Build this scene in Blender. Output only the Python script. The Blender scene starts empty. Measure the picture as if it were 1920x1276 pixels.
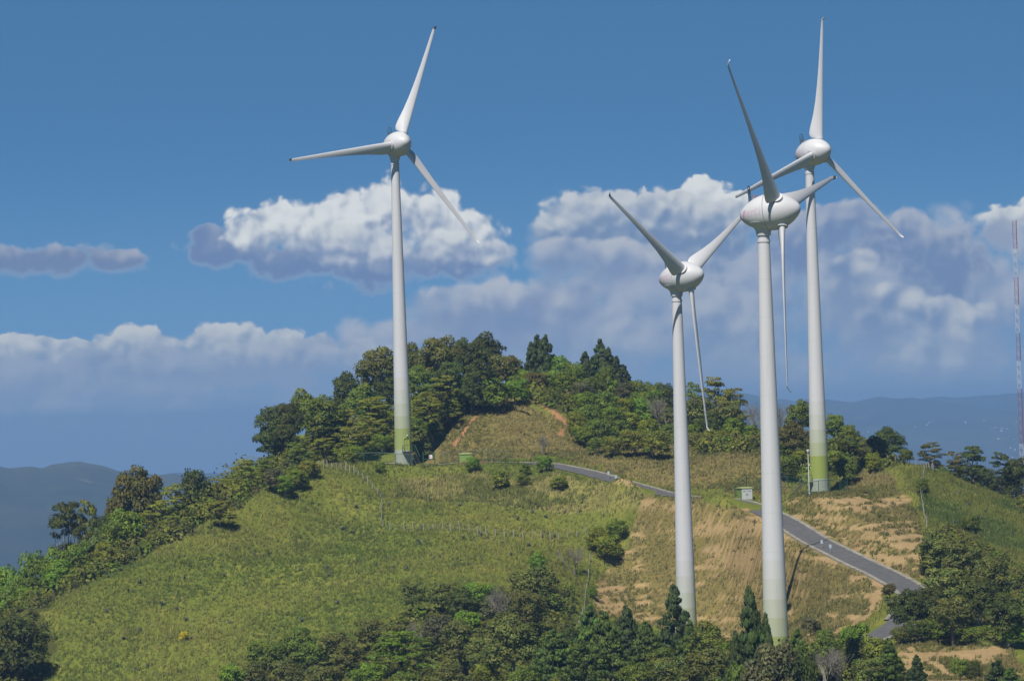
import bpy, bmesh, math, random
import numpy as np
from mathutils import Vector, Matrix, noise as mnoise
rad = math.radians
sc = bpy.context.scene
col = sc.collection
rng = np.random.default_rng(7)
random.seed(7)

# ------------------------------------------------------------------ camera
FP, ROLL, PITCH = 7292.0, rad(1.7), math.atan((790 - 638) / 7292.0)
cd = bpy.data.cameras.new("camera"); cam = bpy.data.objects.new("camera", cd); col.objects.link(cam)
cd.sensor_width = 36.0; cd.lens = 36.0 * FP / 1920.0
cd.clip_start = 1.0; cd.clip_end = 90000.0
Fw = np.array([0, math.cos(PITCH), math.sin(PITCH)])
R0 = np.array([1.0, 0, 0]); U0 = np.cross(R0, Fw)
Rv = R0 * math.cos(ROLL) - U0 * math.sin(ROLL)
Uv = U0 * math.cos(ROLL) + R0 * math.sin(ROLL)
cam.matrix_world = Matrix((( Rv[0], Uv[0], -Fw[0], 0), (Rv[1], Uv[1], -Fw[1], 0), (Rv[2], Uv[2], -Fw[2], 0), (0, 0, 0, 1)))
sc.camera = cam

def P(u, v, Y):
    """Real point at distance Y along the line of sight of photo pixel (u, v)."""
    d = Fw * FP + Rv * (u - 960.0) - Uv * (v - 638.0)
    return d * (Y / d[1])

def proj(p):
    p = np.asarray(p, float)
    z = p @ Fw
    return 960 + FP * (p @ Rv) / z, 638 - FP * (p @ Uv) / z

# ------------------------------------------------------------------ sun, sky, exposure
SUN_AZ, SUN_EL = rad(22), rad(54)
sdir = Vector((-math.sin(SUN_AZ) * math.cos(SUN_EL), -math.cos(SUN_AZ) * math.cos(SUN_EL), math.sin(SUN_EL)))
sl = bpy.data.lights.new("sun", 'SUN'); sl.energy = 5.0; sl.angle = rad(0.5); sl.color = (1.0, 0.94, 0.85)
so = bpy.data.objects.new("sun", sl); col.objects.link(so)
so.rotation_euler = (-sdir).to_track_quat('-Z', 'Y').to_euler()
sc.view_settings.view_transform = 'Standard'
sc.view_settings.look = 'None'
sc.view_settings.exposure = 0.15
sc.view_settings.gamma = 1.0
sc.view_settings.use_curve_mapping = False

class NT:
    """Short node builder."""
    def __init__(s, tree): s.t = tree; s.n = tree.nodes; s.l = tree.links
    def put(s, sock, v):
        if isinstance(v, bpy.types.NodeSocket): s.l.new(v, sock)
        elif v is not None: sock.default_value = v
    def node(s, typ, ins=None, **kw):
        nd = s.n.new(typ)
        for q, v in kw.items(): setattr(nd, q, v)
        for q, v in (ins or {}).items(): s.put(nd.inputs[q], v)
        return nd
    def m(s, op, a, b=None, c=None, clamp=False):
        nd = s.n.new('ShaderNodeMath'); nd.operation = op; nd.use_clamp = clamp
        for i, v in enumerate((a, b, c)):
            if v is not None: s.put(nd.inputs[i], v)
        return nd.outputs[0]
    def vm(s, op, a, b=None):
        nd = s.n.new('ShaderNodeVectorMath'); nd.operation = op
        s.put(nd.inputs[0], a)
        if b is not None: s.put(nd.inputs[1], b)
        return nd.outputs[0]
    def mix(s, f, a, b, mode='MIX'):
        nd = s.n.new('ShaderNodeMix'); nd.data_type = 'RGBA'; nd.blend_type = mode
        s.put(nd.inputs[0], f); s.put(nd.inputs[6], a); s.put(nd.inputs[7], b)
        return nd.outputs[2]
    def smooth(s, x, a, b):
        nd = s.n.new('ShaderNodeMapRange'); nd.interpolation_type = 'SMOOTHSTEP'
        s.put(nd.inputs[0], x); nd.inputs[1].default_value = a; nd.inputs[2].default_value = b
        nd.inputs[3].default_value = 0; nd.inputs[4].default_value = 1
        return nd.outputs[0]
    def noise(s, vec, scale, detail=4, rough=.5, out=0, dist=0.0, dim='3D'):
        nd = s.node('ShaderNodeTexNoise', {'Vector': vec, 'Scale': scale, 'Detail': detail, 'Roughness': rough, 'Distortion': dist}, noise_dimensions=dim)
        return nd.outputs[out]
def c4(c): return (c[0], c[1], c[2], 1.0)

def AE(u, v):
    d = P(u, v, 1000.0); d = d / np.linalg.norm(d)
    return math.atan2(d[0], d[1]) * 72.92, math.asin(d[2]) * 72.92      # units of about 100 photo pixels

# cloud banks, far to near: (puffs (u, v, half width, rise, fall), lit colour, shade colour, opacity, light range, top edge, base edge, relief, which billow field)
CLOUDS = [
 ([(1000, 610, 300, 110, 330), (1330, 560, 330, 170, 360), (1700, 540, 360, 150, 380), (2100, 520, 300, 120, 380), (760, 640, 200, 50, 260)], (.45, .47, .56), (.20, .28, .46), .96, (-1.3, .9), .45, .6, .5, 1),
 ([(60, 655, 190, 34, 240), (250, 648, 140, 44, 240), (420, 640, 120, 40, 240), (540, 642, 90, 36, 240), (-160, 650, 200, 40, 260)], (.66, .65, .65), (.215, .29, .46), .97, (-1.4, .9), .22, .6, .55, 0),
 ([(1320, 356, 58, 40, 60), (1372, 380, 50, 24, 60), (1285, 375, 40, 26, 50)], (.76, .75, .76), (.36, .41, .52), 1.0, (-1.5, .5), .18, .35, .7, 0),
 ([(1120, 400, 110, 52, 130), (1230, 395, 120, 50, 130), (1340, 410, 90, 44, 140), (1030, 425, 60, 32, 70)], (.62, .62, .65), (.175, .255, .43), .97, (-1.2, 1.0), .26, .6, .55, 0),
 ([(1590, 400, 85, 34, 140), (1700, 425, 90, 36, 150), (1780, 450, 100, 40, 150), (1490, 430, 70, 40, 120)], (.43, .45, .54), (.165, .235, .42), .96, (-1.2, 1.0), .3, .7, .5, 0),
 ([(1880, 408, 60, 32, 70), (1960, 400, 70, 40, 90)], (.72, .71, .71), (.30, .35, .48), .97, (-1.0, .7), .2, .5, .45, 0),
 ([(1060, 470, 90, 40, 90), (1150, 480, 100, 36, 80), (1000, 560, 160, 50, 160), (870, 560, 120, 45, 150)], (.55, .55, .60), (.20, .27, .45), .85, (-1.1, .9), .3, .8, .6, 1),
 ([(1600, 500, 60, 44, 130), (1660, 560, 90, 50, 120), (1780, 590, 90, 44, 100), (1740, 670, 130, 60, 120)], (.62, .61, .63), (.19, .265, .44), .9, (-1.2, .9), .28, .9, .9, 1),
 ([(1350, 590, 140, 60, 160), (1180, 640, 120, 50, 120), (1450, 680, 160, 50, 120)], (.50, .51, .58), (.20, .28, .45), .8, (-1.2, .9), .5, .9, .6, 1),
 ([(40, 715, 110, 60, 150), (180, 700, 110, 50, 150), (330, 700, 130, 65, 160)], (.37, .41, .53), (.15, .235, .43), .9, (-1.3, 1.0), .3, .9, .9, 1),
 ([(90, 790, 170, 46, 80), (330, 795, 190, 50, 80), (560, 770, 130, 50, 100), (-120, 780, 120, 50, 90)], (.47, .51, .60), (.18, .27, .46), .85, (-1.2, .9), .4, .9, .9, 1),
 ([(590, 655, 80, 44, 130), (480, 665, 70, 32, 110), (680, 665, 80, 40, 140)], (.50, .51, .57), (.20, .27, .45), .92, (-1.2, .9), .25, .8, .5, 0),
 ([(420, 470, 95, 36, 40), (560, 490, 140, 40, 44), (700, 500, 120, 40, 56), (850, 485, 130, 50, 46), (390, 440, 50, 22, 30)], (.34, .38, .50), (.150, .225, .42), .97, (-.4, 1.6), .3, .5, .5, 0),
 ([(720, 400, 95, 76, 100), (800, 410, 95, 70, 100), (870, 440, 95, 60, 70), (640, 410, 80, 55, 90)], (.76, .75, .76), (.25, .31, .47), 1.0, (-1.3, .8), .26, .7, .8, 0),
 ([(500, 425, 82, 62, 60), (590, 425, 92, 64, 75), (680, 440, 90, 50, 75), (460, 440, 50, 40, 40)], (.77, .76, .77), (.27, .33, .48), 1.0, (-1.2, .7), .26, .7, .8, 0),
 ([(640, 460, 75, 48, 60), (730, 470, 85, 44, 50), (830, 470, 90, 46, 44), (925, 475, 55, 34, 36)], (.66, .66, .69), (.21, .28, .455), .9, (-1.2, .9), .4, 1.0, .75, 0),
 ([(110, 485, 120, 38, 34), (215, 492, 70, 28, 26), (10, 490, 110, 34, 34)], (.40, .41, .50), (.150, .21, .38), .92, (-.2, 1.0), .3, .7, .5, 0),
]
def build_world():
    w = bpy.data.worlds.new("World"); sc.world = w; w.use_nodes = True
    k = NT(w.node_tree); k.n.clear()
    tc = k.n.new('ShaderNodeTexCoord'); gen = tc.outputs['Generated']
    se = k.n.new('ShaderNodeSeparateXYZ'); k.l.new(gen, se.inputs[0])
    x, y, z = se.outputs
    # deep polarised blue: the strip of sky in view is read from higher up the sky model
    zz = k.m('ADD', k.m('MULTIPLY', z, 7.0), .22)
    cv = k.n.new('ShaderNodeCombineXYZ'); k.l.new(x, cv.inputs[0]); k.l.new(y, cv.inputs[1]); k.l.new(zz, cv.inputs[2])
    sky = k.n.new('ShaderNodeTexSky'); sky.sky_type = 'NISHITA'; sky.sun_disc = False
    sky.sun_elevation = SUN_EL; sky.sun_rotation = rad(202); sky.altitude = 1500; sky.air_density = 1.0; sky.dust_density = .3; sky.ozone_density = 3.0
    k.l.new(k.vm('NORMALIZE', cv.outputs[0]), sky.inputs[0])
    tint = k.mix(1.0, sky.outputs[0], (.86, 1.42, 1.45, 1), 'MULTIPLY')
    tint = k.mix(k.smooth(z, .11, .36), tint, k.mix(1.0, tint, (.22, .22, .24, 1), 'MULTIPLY'))      # sky above the view dimmed to cut its fill light and deepen shade
    tint = k.mix(k.m('MULTIPLY', k.smooth(z, .075, .012), .62), tint, (1.25, 2.5, 4.05, 1))                      # paler towards the horizon
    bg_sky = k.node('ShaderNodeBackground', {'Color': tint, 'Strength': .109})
    A = k.m('MULTIPLY', k.m('ARCTAN2', x, y), 72.92); E = k.m('MULTIPLY', k.m('ARCSINE', z), 72.92)
    cp = k.n.new('ShaderNodeCombineXYZ'); k.l.new(A, cp.inputs[0]); k.l.new(E, cp.inputs[1])
    p = cp.outputs[0]
    def field(off, fs, vs, seed):
        q = k.vm('ADD', p, (off[0] + seed, off[1] + seed * 1.7, 0))
        w_ = k.vm('SUBTRACT', k.noise(q, .9, 3, .55, out=1, dim='2D'), (.5, .5, .5)); sc_ = k.vm('SCALE', w_); sc_.node.inputs[3].default_value = .55
        q = k.vm('ADD', q, sc_)
        f = k.noise(q, fs, 6, .56, dim='2D')
        vo = k.node('ShaderNodeTexVoronoi', {'Vector': q, 'Scale': vs, 'Detail': 2.0, 'Roughness': .5, 'Lacunarity': 2.1}, feature='F1', voronoi_dimensions='2D')
        return k.m('ADD', k.m('MULTIPLY', k.m('SUBTRACT', f, .5), 1.0), k.m('MULTIPLY', k.m('SUBTRACT', .42, vo.outputs['Distance']), .85))
    def puffs_(off, vs, seed):
        q = k.vm('ADD', p, (off[0] + seed, off[1] + seed * 1.7, 0))
        w_ = k.vm('SUBTRACT', k.noise(q, 1.6, 2, .5, out=1, dim='2D'), (.5, .5, .5)); sc_ = k.vm('SCALE', w_); sc_.node.inputs[3].default_value = .35
        vo = k.node('ShaderNodeTexVoronoi', {'Vector': k.vm('ADD', q, sc_), 'Scale': vs, 'Detail': 1.4, 'Roughness': .45, 'Smoothness': .5}, feature='SMOOTH_F1', voronoi_dimensions='2D')
        return vo.outputs['Distance']
    F0 = field((0, 0), 1.1, 1.7, 3.1)
    F1_ = field((0, 0), .65, .95, 9.7)
    R0_ = k.m('SUBTRACT', puffs_((-.09, .13), 2.0, 3.1), puffs_((0, 0), 2.0, 3.1)); R1_ = k.m('SUBTRACT', puffs_((-.14, .19), 1.25, 9.7), puffs_((0, 0), 1.25, 9.7))
    se2 = k.n.new('ShaderNodeSeparateXYZ'); k.l.new(p, se2.inputs[0]); X2, E2 = se2.outputs[0], se2.outputs[1]
    colour = None; clear = None
    for (puffs, cl, cs, op, (t0, t1), et, eb, rel, fi) in CLOUDS:
        env = None; sw = None; st = None
        for (u, v, a, bt, bb) in puffs:
            A0, E0 = AE(u, v); dx = k.m('MULTIPLY', k.m('SUBTRACT', X2, A0), 100.0 / a); dy = k.m('SUBTRACT', E2, E0)
            dn = k.m('MAXIMUM', k.m('MULTIPLY', dy, 100.0 / bt), k.m('MULTIPLY', dy, -100.0 / bb))
            e_ = k.m('SUBTRACT', 1.0, k.m('SQRT', k.m('MULTIPLY_ADD', dx, dx, k.m('MULTIPLY', dn, dn))))
            wt = k.m('MAXIMUM', k.m('ADD', e_, .5), .001); wt = k.m('MULTIPLY', wt, k.m('MULTIPLY', wt, wt)); tv = k.m('MULTIPLY', dy, 100.0 / bt)
            env = e_ if env is None else k.m('SMOOTH_MAX', env, e_, .15)
            sw = wt if sw is None else k.m('ADD', sw, wt); st = k.m('MULTIPLY', wt, tv) if st is None else k.m('MULTIPLY_ADD', wt, tv, st)
        t = k.m('DIVIDE', st, sw); F, Rr_ = (F0, R0_) if fi == 0 else (F1_, R1_)
        d = k.m('MULTIPLY_ADD', F, .56, env)
        ew = k.m('MULTIPLY_ADD', k.smooth(t, -.9, .5), et - eb, eb)
        al = k.m('DIVIDE', k.m('ADD', d, k.m('MULTIPLY', ew, .25)), ew, clamp=True); al = k.m('MULTIPLY', k.smooth(al, 0, 1), op)
        lit = k.smooth(k.m('MULTIPLY_ADD', Rr_, rel * (t1 - t0) * 1.05, k.m('MULTIPLY_ADD', F, .35 * (t1 - t0) * .5, t)), t0, t1)
        cc = k.mix(lit, c4(cs), c4(cl))
        colour = cc if colour is None else k.mix(al, colour, cc)
        inv = k.m('SUBTRACT', 1.0, al); clear = inv if clear is None else k.m('MULTIPLY', clear, inv)
    low = k.smooth(E, 1.9, .2)
    colour = k.mix(k.m('MULTIPLY', low, .55), colour, (.52, .56, .64, 1))
    colour = k.mix(1.0, colour, (.97, 1.02, 1.0, 1), 'MULTIPLY')
    mask = k.m('MAXIMUM', k.m('SUBTRACT', 1.0, clear), k.m('MULTIPLY', k.smooth(E, 1.8, .2), .92))
    bg_c = k.node('ShaderNodeBackground', {'Color': colour, 'Strength': .92})
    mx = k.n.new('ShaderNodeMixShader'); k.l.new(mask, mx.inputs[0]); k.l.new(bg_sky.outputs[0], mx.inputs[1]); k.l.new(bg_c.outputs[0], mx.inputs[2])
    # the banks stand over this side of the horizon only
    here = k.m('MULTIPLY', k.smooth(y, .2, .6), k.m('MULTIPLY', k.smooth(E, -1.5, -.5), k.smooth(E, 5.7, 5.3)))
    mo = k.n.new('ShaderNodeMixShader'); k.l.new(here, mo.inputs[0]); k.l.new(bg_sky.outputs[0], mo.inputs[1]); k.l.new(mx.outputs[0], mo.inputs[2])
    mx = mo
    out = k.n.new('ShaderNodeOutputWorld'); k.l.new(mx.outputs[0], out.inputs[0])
    w.cycles.sampling_method = 'MANUAL'; w.cycles.sample_map_resolution = 512
build_world()
sc.cycles.max_bounces = 5; sc.cycles.diffuse_bounces = 2; sc.cycles.glossy_bounces = 2
sc.cycles.transmission_bounces = 2; sc.cycles.transparent_max_bounces = 4; sc.cycles.volume_bounces = 0

# ------------------------------------------------------------------ shared helpers
def put(name, me, parent=None, mats=()):
    o = bpy.data.objects.new(name, me); col.objects.link(o)
    for m_ in mats:
        if m_.name not in me.materials: me.materials.append(m_)
    if parent is not None: o.parent = parent
    return o
def mesh(name, verts, faces, smooth=False):
    me = bpy.data.meshes.new(name); me.from_pydata([tuple(map(float, v)) for v in verts], [], [tuple(map(int, f)) for f in faces]); me.update()
    if smooth: me.polygons.foreach_set('use_smooth', [True] * len(me.polygons))
    return me
def np_mesh(name, V, F, smooth=False):
    """V (n,3), F (m,k) with one k for all faces."""
    me = bpy.data.meshes.new(name); V = np.asarray(V, np.float32); F = np.asarray(F, np.int32); k = F.shape[1]
    me.vertices.add(len(V)); me.vertices.foreach_set('co', V.ravel())
    me.loops.add(F.size); me.loops.foreach_set('vertex_index', F.ravel())
    me.polygons.add(len(F)); me.polygons.foreach_set('loop_start', np.arange(0, F.size, k, dtype=np.int32))
    me.update(calc_edges=True); me.validate()
    if smooth: me.polygons.foreach_set('use_smooth', np.ones(len(me.polygons), bool))
    return me
def set_col(me, name, C):
    a = me.color_attributes.new(name, 'FLOAT_COLOR', 'POINT')
    C = np.asarray(C, np.float32)
    if C.shape[1] == 3: C = np.hstack([C, np.ones((len(C), 1), np.float32)])
    a.data.foreach_set('color', C.ravel())
def empty(name, loc, rz=0, label=None, cat=None, group=None):
    o = bpy.data.objects.new(name, None); col.objects.link(o); o.location = loc; o.rotation_euler = (0, 0, rz); o.empty_display_size = .5
    return tag(o, label, cat, group)
def tag(o, label=None, cat=None, group=None, kind=None):
    if label: o['label'] = label
    if cat: o['category'] = cat
    if group: o['group'] = group
    if kind: o['kind'] = kind
    return o
class MB:
    """Collects boxes, tubes and bars into one mesh."""
    def __init__(s): s.v = []; s.f = []
    def add(s, vs, fs):
        b = len(s.v); s.v += [tuple(map(float, v)) for v in vs]; s.f += [tuple(b + i for i in f) for f in fs]
    def box(s, x0, x1, y0, y1, z0, z1):
        s.add([(x0, y0, z0), (x1, y0, z0), (x1, y1, z0), (x0, y1, z0), (x0, y0, z1), (x1, y0, z1), (x1, y1, z1), (x0, y1, z1)],
              [(0, 3, 2, 1), (4, 5, 6, 7), (0, 1, 5, 4), (1, 2, 6, 5), (2, 3, 7, 6), (3, 0, 4, 7)])
    def tube(s, pts, r, n=6, cap=True):
        pts = [Vector(p) for p in pts]; rr = r if hasattr(r, '__len__') else [r] * len(pts)
        b = len(s.v); a = None
        for i, p in enumerate(pts):
            t = (pts[min(i + 1, len(pts) - 1)] - pts[max(i - 1, 0)]).normalized()
            if a is None: a = t.orthogonal().normalized()
            else: a = (a - t * a.dot(t)).normalized()
            c = t.cross(a)
            for j in range(n):
                q = p + (a * math.cos(2 * math.pi * j / n) + c * math.sin(2 * math.pi * j / n)) * rr[i]
                s.v.append(tuple(q))
        for i in range(len(pts) - 1):
            for j in range(n):
                s.f.append((b + i * n + j, b + i * n + (j + 1) % n, b + (i + 1) * n + (j + 1) % n, b + (i + 1) * n + j))
        if cap:
            s.f.append(tuple(b + j for j in range(n))[::-1]); s.f.append(tuple(b + (len(pts) - 1) * n + j for j in range(n)))
    def lathe(s, prof, n=32, axis='z', off=(0, 0, 0)):
        b = len(s.v)
        for (h, r) in prof:
            for j in range(n):
                a = 2 * math.pi * j / n; c, d = r * math.cos(a), r * math.sin(a)
                p = (c, d, h) if axis == 'z' else (h, c, d)
                s.v.append((p[0] + off[0], p[1] + off[1], p[2] + off[2]))
        for i in range(len(prof) - 1):
            for j in range(n): s.f.append((b + i * n + j, b + i * n + (j + 1) % n, b + (i + 1) * n + (j + 1) % n, b + (i + 1) * n + j))
        s.f.append(tuple(b + j for j in range(n))[::-1]); s.f.append(tuple(b + (len(prof) - 1) * n + j for j in range(n)))
    def build(s, name, mat, parent=None, smooth=False):
        me = mesh(name, s.v, s.f)
        bm = bmesh.new(); bm.from_mesh(me); bmesh.ops.recalc_face_normals(bm, faces=bm.faces); bm.to_mesh(me); bm.free()
        if smooth:
            me.polygons.foreach_set('use_smooth', [True] * len(me.polygons)); me.set_sharp_from_angle(angle=rad(40))
        return put(name, me, parent, (mat,))

def new_mat(name):
    m_ = bpy.data.materials.new(name); m_.use_nodes = True; k = NT(m_.node_tree); k.n.clear()
    out = k.n.new('ShaderNodeOutputMaterial'); return m_, k, out
def paint(name, c, rough=.5, var=.12, scale=3.0, metal=0.0):
    m_, k, out = new_mat(name)
    tc = k.n.new('ShaderNodeTexCoord')
    f = k.noise(tc.outputs['Object'], scale, 5, .6)
    cc = k.mix(f, c4([x * (1 - var) for x in c]), c4([min(1, x * (1 + var)) for x in c]))
    b = k.node('ShaderNodeBsdfPrincipled', {'Base Color': cc, 'Roughness': rough, 'Metallic': metal})
    k.l.new(b.outputs[0], out.inputs[0]); return m_

# ------------------------------------------------------------------ the lie of the land
def vnoise(x, y, seed=0):
    xi = np.floor(x).astype(np.int64); yi = np.floor(y).astype(np.int64); xf = x - xi; yf = y - yi
    def h(a, b):
        n = (a * 374761393 + b * 668265263 + seed * 1442695041) & 0x7fffffff
        n = ((n ^ (n >> 13)) * 1274126177) & 0x7fffffff
        return ((n ^ (n >> 16)) & 0xffff) / 65535.0
    u = xf * xf * (3 - 2 * xf); v = yf * yf * (3 - 2 * yf)
    return (h(xi, yi) * (1 - u) + h(xi + 1, yi) * u) * (1 - v) + (h(xi, yi + 1) * (1 - u) + h(xi + 1, yi + 1) * u) * v
def fbm(x, y, sc_=1.0, oct_=4, seed=0, gain=.5):
    s = 0; a = 1; t = 0
    for i in range(oct_):
        s = s + a * vnoise(x * sc_ * 2 ** i, y * sc_ * 2 ** i, seed + i * 17); t += a; a *= gain
    return s / t                                     # 0..1

CP = """1465 1288 410;1375 1258 465;1290 1240 503;1290 1222 524;1380 1216 530;1290 1290 455;1100 1290 455;900 1290 470;756 1276 495;560 1276 505;300 1276 515;100 1276 520;0 1290 520
756 885 606;756 910 598;756 960 585;756 1020 568;756 1100 545;756 1190 520;1000 960 580;1000 1040 560;1000 1100 545;1000 1190 510;500 1000 575;500 1150 538;300 1150 540
600 960 586;880 940 588;880 1020 567;1150 1000 574;1200 1100 562;1200 1180 550;1350 960 566;1350 1050 560;1350 1150 552;1350 1206 546
740 868 609;880 865 611;1000 867 607;1060 877 600;1130 894 590;1200 914 583;1260 929 577;1330 934 573;1400 943 568;1480 976 552;1560 1020 536;1640 1065 518;1700 1095 506;1727 1115 498;1703 1142 490;1650 1182 479
1560 1150 503;1480 1100 540;1480 1180 524;1560 1220 466;1800 1250 450;1900 1276 435;1750 1200 468;1880 1150 488;1700 1000 543;1600 930 571;1640 890 585;1700 873 592;1740 880 590
1780 900 595;1850 928 600;1920 960 600;1800 1000 552;1900 1050 535;1760 1080 515;1720 885 640;1850 955 650;1920 985 650
1536 928 572;1460 928 574;1500 928 577;1536 902 588;1540 862 605;900 862 616;950 755 640;870 790 630;1000 748 642;1060 784 634;900 742 665;1000 738 667;1050 738 672;1130 748 667;1200 790 652;1300 822 640;1200 836 614;1100 850 612;1100 828 630;1300 852 600
1400 862 595;1400 828 622;1450 825 632;1300 905 586;650 852 622;560 852 632;600 882 598;600 838 650;700 795 657;800 748 665;560 845 655;620 822 660;700 785 665;780 750 670;500 885 645
900 790 725;700 830 725;500 910 700;1200 850 720;1400 855 705;1550 905 680
500 925 587;400 985 576;300 1030 567;200 1078 557;100 1130 547;60 1147 544;0 1190 540;400 992 603;300 1038 596;200 1088 587;100 1142 577;0 1200 570;400 1003 640;300 1052 640;200 1105 640;100 1165 640;0 1225 640
1465 1500 350;756 1500 400;0 1500 420;1920 1500 350;756 868 613;800 868 612;720 868 612"""
pts = []
for row in CP.replace("\n", ";").split(";"):
    u, v, Y = map(float, row.split()); pts.append(P(u, v, Y))
pts += [(0, 0, -2), (60, 0, -3), (-60, 0, -3), (60, 60, -12), (-60, 60, -12), (0, 60, -10), (0, 200, -45), (130, 200, -50), (-130, 200, -50), (0, 300, -44),
        (-120, 560, -38), (-200, 600, -85), (250, 450, -55), (260, 600, -62), (125, 600, -19), (130, 640, -24), (0, 800, -60), (150, 760, -55), (-150, 760, -78),
        (-110, 640, -46), (120, 480, -30), (-120, 480, -42), (250, 800, -110), (-250, 800, -120), (-250, 430, -80), (250, 250, -60), (-250, 250, -70), (-120, 300, -52), (120, 330, -46)]
CPT = np.array(pts, float)
def _tps(r2): return np.where(r2 > 1e-9, .5 * r2 * np.log(np.maximum(r2, 1e-9)), 0.0)
_S = 100.0
_xy = CPT[:, :2] / _S; n_ = len(_xy)
_K = _tps(((_xy[:, None] - _xy[None]) ** 2).sum(-1)) + np.eye(n_) * 2e-5
_Q = np.hstack([np.ones((n_, 1)), _xy]); _M = np.block([[_K, _Q], [_Q.T, np.zeros((3, 3))]])
_W = np.linalg.solve(_M, np.concatenate([CPT[:, 2], np.zeros(3)]))
def H0(x, y):
    x = np.atleast_1d(np.asarray(x, float)); y = np.atleast_1d(np.asarray(y, float)); sh = x.shape; x = x.ravel(); y = y.ravel()
    out = np.empty(len(x))
    for i in range(0, len(x), 20000):
        q = np.stack([x[i:i + 20000], y[i:i + 20000]], 1) / _S
        k = _tps(((q[:, None] - _xy[None]) ** 2).sum(-1)); out[i:i + 20000] = k @ _W[:n_] + _W[n_] + q @ _W[n_ + 1:]
    return out.reshape(sh)

# road centre line (plan), dense
ROADP = """715 869 610;760 869 609;820 867 610;880 866 611;940 866 610;1000 868 607;1060 878 600;1130 894 590;1200 914 583;1260 929 577;1330 935 573;1400 944 568;1480 976 552.5;1560 1020 536;1640 1065 518;1692 1092 506;1718 1116 497.5;1706 1146 488;1666 1176 478;1605 1208 468;1560 1240 456"""
rp = np.array([P(*map(float, r.split())) for r in ROADP.split(";")])
def catmull(pts, n=12):
    pts = np.asarray(pts, float); e = np.vstack([2 * pts[0] - pts[1], pts, 2 * pts[-1] - pts[-2]]); out = []
    for i in range(1, len(e) - 2):
        for t in np.linspace(0, 1, n, endpoint=False):
            a, b, c, d = e[i - 1:i + 3]
            out.append(.5 * (2 * b + (c - a) * t + (2 * a - 5 * b + 4 * c - d) * t * t + (3 * b - a - 3 * c + d) * t ** 3))
    out.append(pts[-1]); return np.array(out)
ROAD = catmull(rp, 10); ROAD[:, 2] = H0(ROAD[:, 0], ROAD[:, 1])
for _ in range(30): ROAD[1:-1, 2] = (ROAD[:-2, 2] + ROAD[1:-1, 2] * 2 + ROAD[2:, 2]) / 4
def road_near(x, y):
    a = ROAD[:-1, :2]; b = ROAD[1:, :2]; best = np.full(x.shape, 1e9); hz = np.zeros(x.shape)
    for i in range(len(a)):
        d = b[i] - a[i]; t = np.clip(((x - a[i, 0]) * d[0] + (y - a[i, 1]) * d[1]) / max(d @ d, 1e-9), 0, 1)
        q = np.hypot(x - a[i, 0] - t * d[0], y - a[i, 1] - t * d[1]); mk = q < best
        best = np.where(mk, q, best); hz = np.where(mk, ROAD[i, 2] * (1 - t) + ROAD[i + 1, 2] * t, hz)
    return best, hz
T_BASE = {'a': P(757, 868, 611.7), 'b': P(1537, 924, 572), 'c': P(1458, 1289, 410), 'd': P(1290, 1246, 503)}
PADS = [(T_BASE['a'], 4.0, 5), (T_BASE['b'], 4.5, 5), (T_BASE['c'], 4, 5), (T_BASE['d'], 4, 5)]
HEAPS = [(P(1163, 905, 579.5), 2.1, 3.0, 2.7), (P(1336, 938, 566.5), 1.8, 4.8, 2.4)]
def sstep(x, a, b): t = np.clip((x - a) / (b - a), 0, 1); return t * t * (3 - 2 * t)
def H(x, y, rough=True):
    x = np.atleast_1d(np.asarray(x, float)); y = np.atleast_1d(np.asarray(y, float))
    z = H0(x, y)
    if rough: z = z + (fbm(x, y, .11, 3, 3) - .5) * 1.1 + (fbm(x, y, .5, 2, 9) - .5) * .35
    for (c, r, f) in PADS:
        w = 1 - sstep(np.hypot(x - c[0], y - c[1]), r, r + f); z = z * (1 - w) + c[2] * w
    near = (y > 430) & (y < 640) & (x > -30) & (x < 90)
    if near.any():
        d, hz = road_near(x[near], y[near]); w = 1 - sstep(d, 2.9, 7.5); z[near] = z[near] * (1 - w) + (hz - .05) * w
    for (c, a_, sx, sy) in HEAPS: z = z + a_ * np.exp(-((x - c[0]) / sx) ** 2 - ((y - c[1]) / sy) ** 2)
    out = np.maximum(sstep(np.abs(x), 150, 420), np.maximum(sstep(y, 720, 980), sstep(-y, 30, 200)))
    return z * (1 - out) + (-345) * out
def h1(x, y): return float(H(x, y)[0])
def on(u, Y, v=None):
    """Point on the ground at distance Y under photo column u."""
    q = P(u, 800 if v is None else v, Y)
    for _ in range(3):
        z = h1(q[0], q[1]); uu, vv = proj((q[0], q[1], z)); q = P(u, vv, Y)
    return np.array([q[0], q[1], z])

# ------------------------------------------------------------------ what grows where (plan zones, outlined once along the land's own edges)
def inside(poly, u, v):
    poly = np.asarray(poly, float); c = np.zeros(u.shape, bool); j = len(poly) - 1
    for i in range(len(poly)):
        xi, yi = poly[i]; xj, yj = poly[j]
        c ^= ((yi > v) != (yj > v)) & (u < (xj - xi) * (v - yi) / (yj - yi + 1e-12) + xi); j = i
    return c
def pl(s): return [tuple(map(float, q.split(','))) for q in s.split()]
Z_TAN = [pl("795,872 830,800 870,765 940,748 1060,780 1085,835 1200,835 1420,835 1470,880 1480,925 1400,925 1270,915 1160,885 1040,862 900,866"),
         pl("1480,930 1560,915 1610,885 1680,885 1725,985 1745,1090 1700,1085 1600,1035 1490,975 1470,945"),
         pl("1195,930 1290,938 1400,950 1480,985 1560,1025 1640,1075 1660,1100 1630,1160 1560,1200 1400,1210 1280,1190 1110,1150 1120,1080 1180,1030"),
         pl("1680,1190 1750,1200 1900,1215 1940,1300 1690,1300")]
Z_PALE = [pl("740,905 900,890 1080,900 1200,925 1190,955 1060,960 900,945 740,930")]
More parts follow.
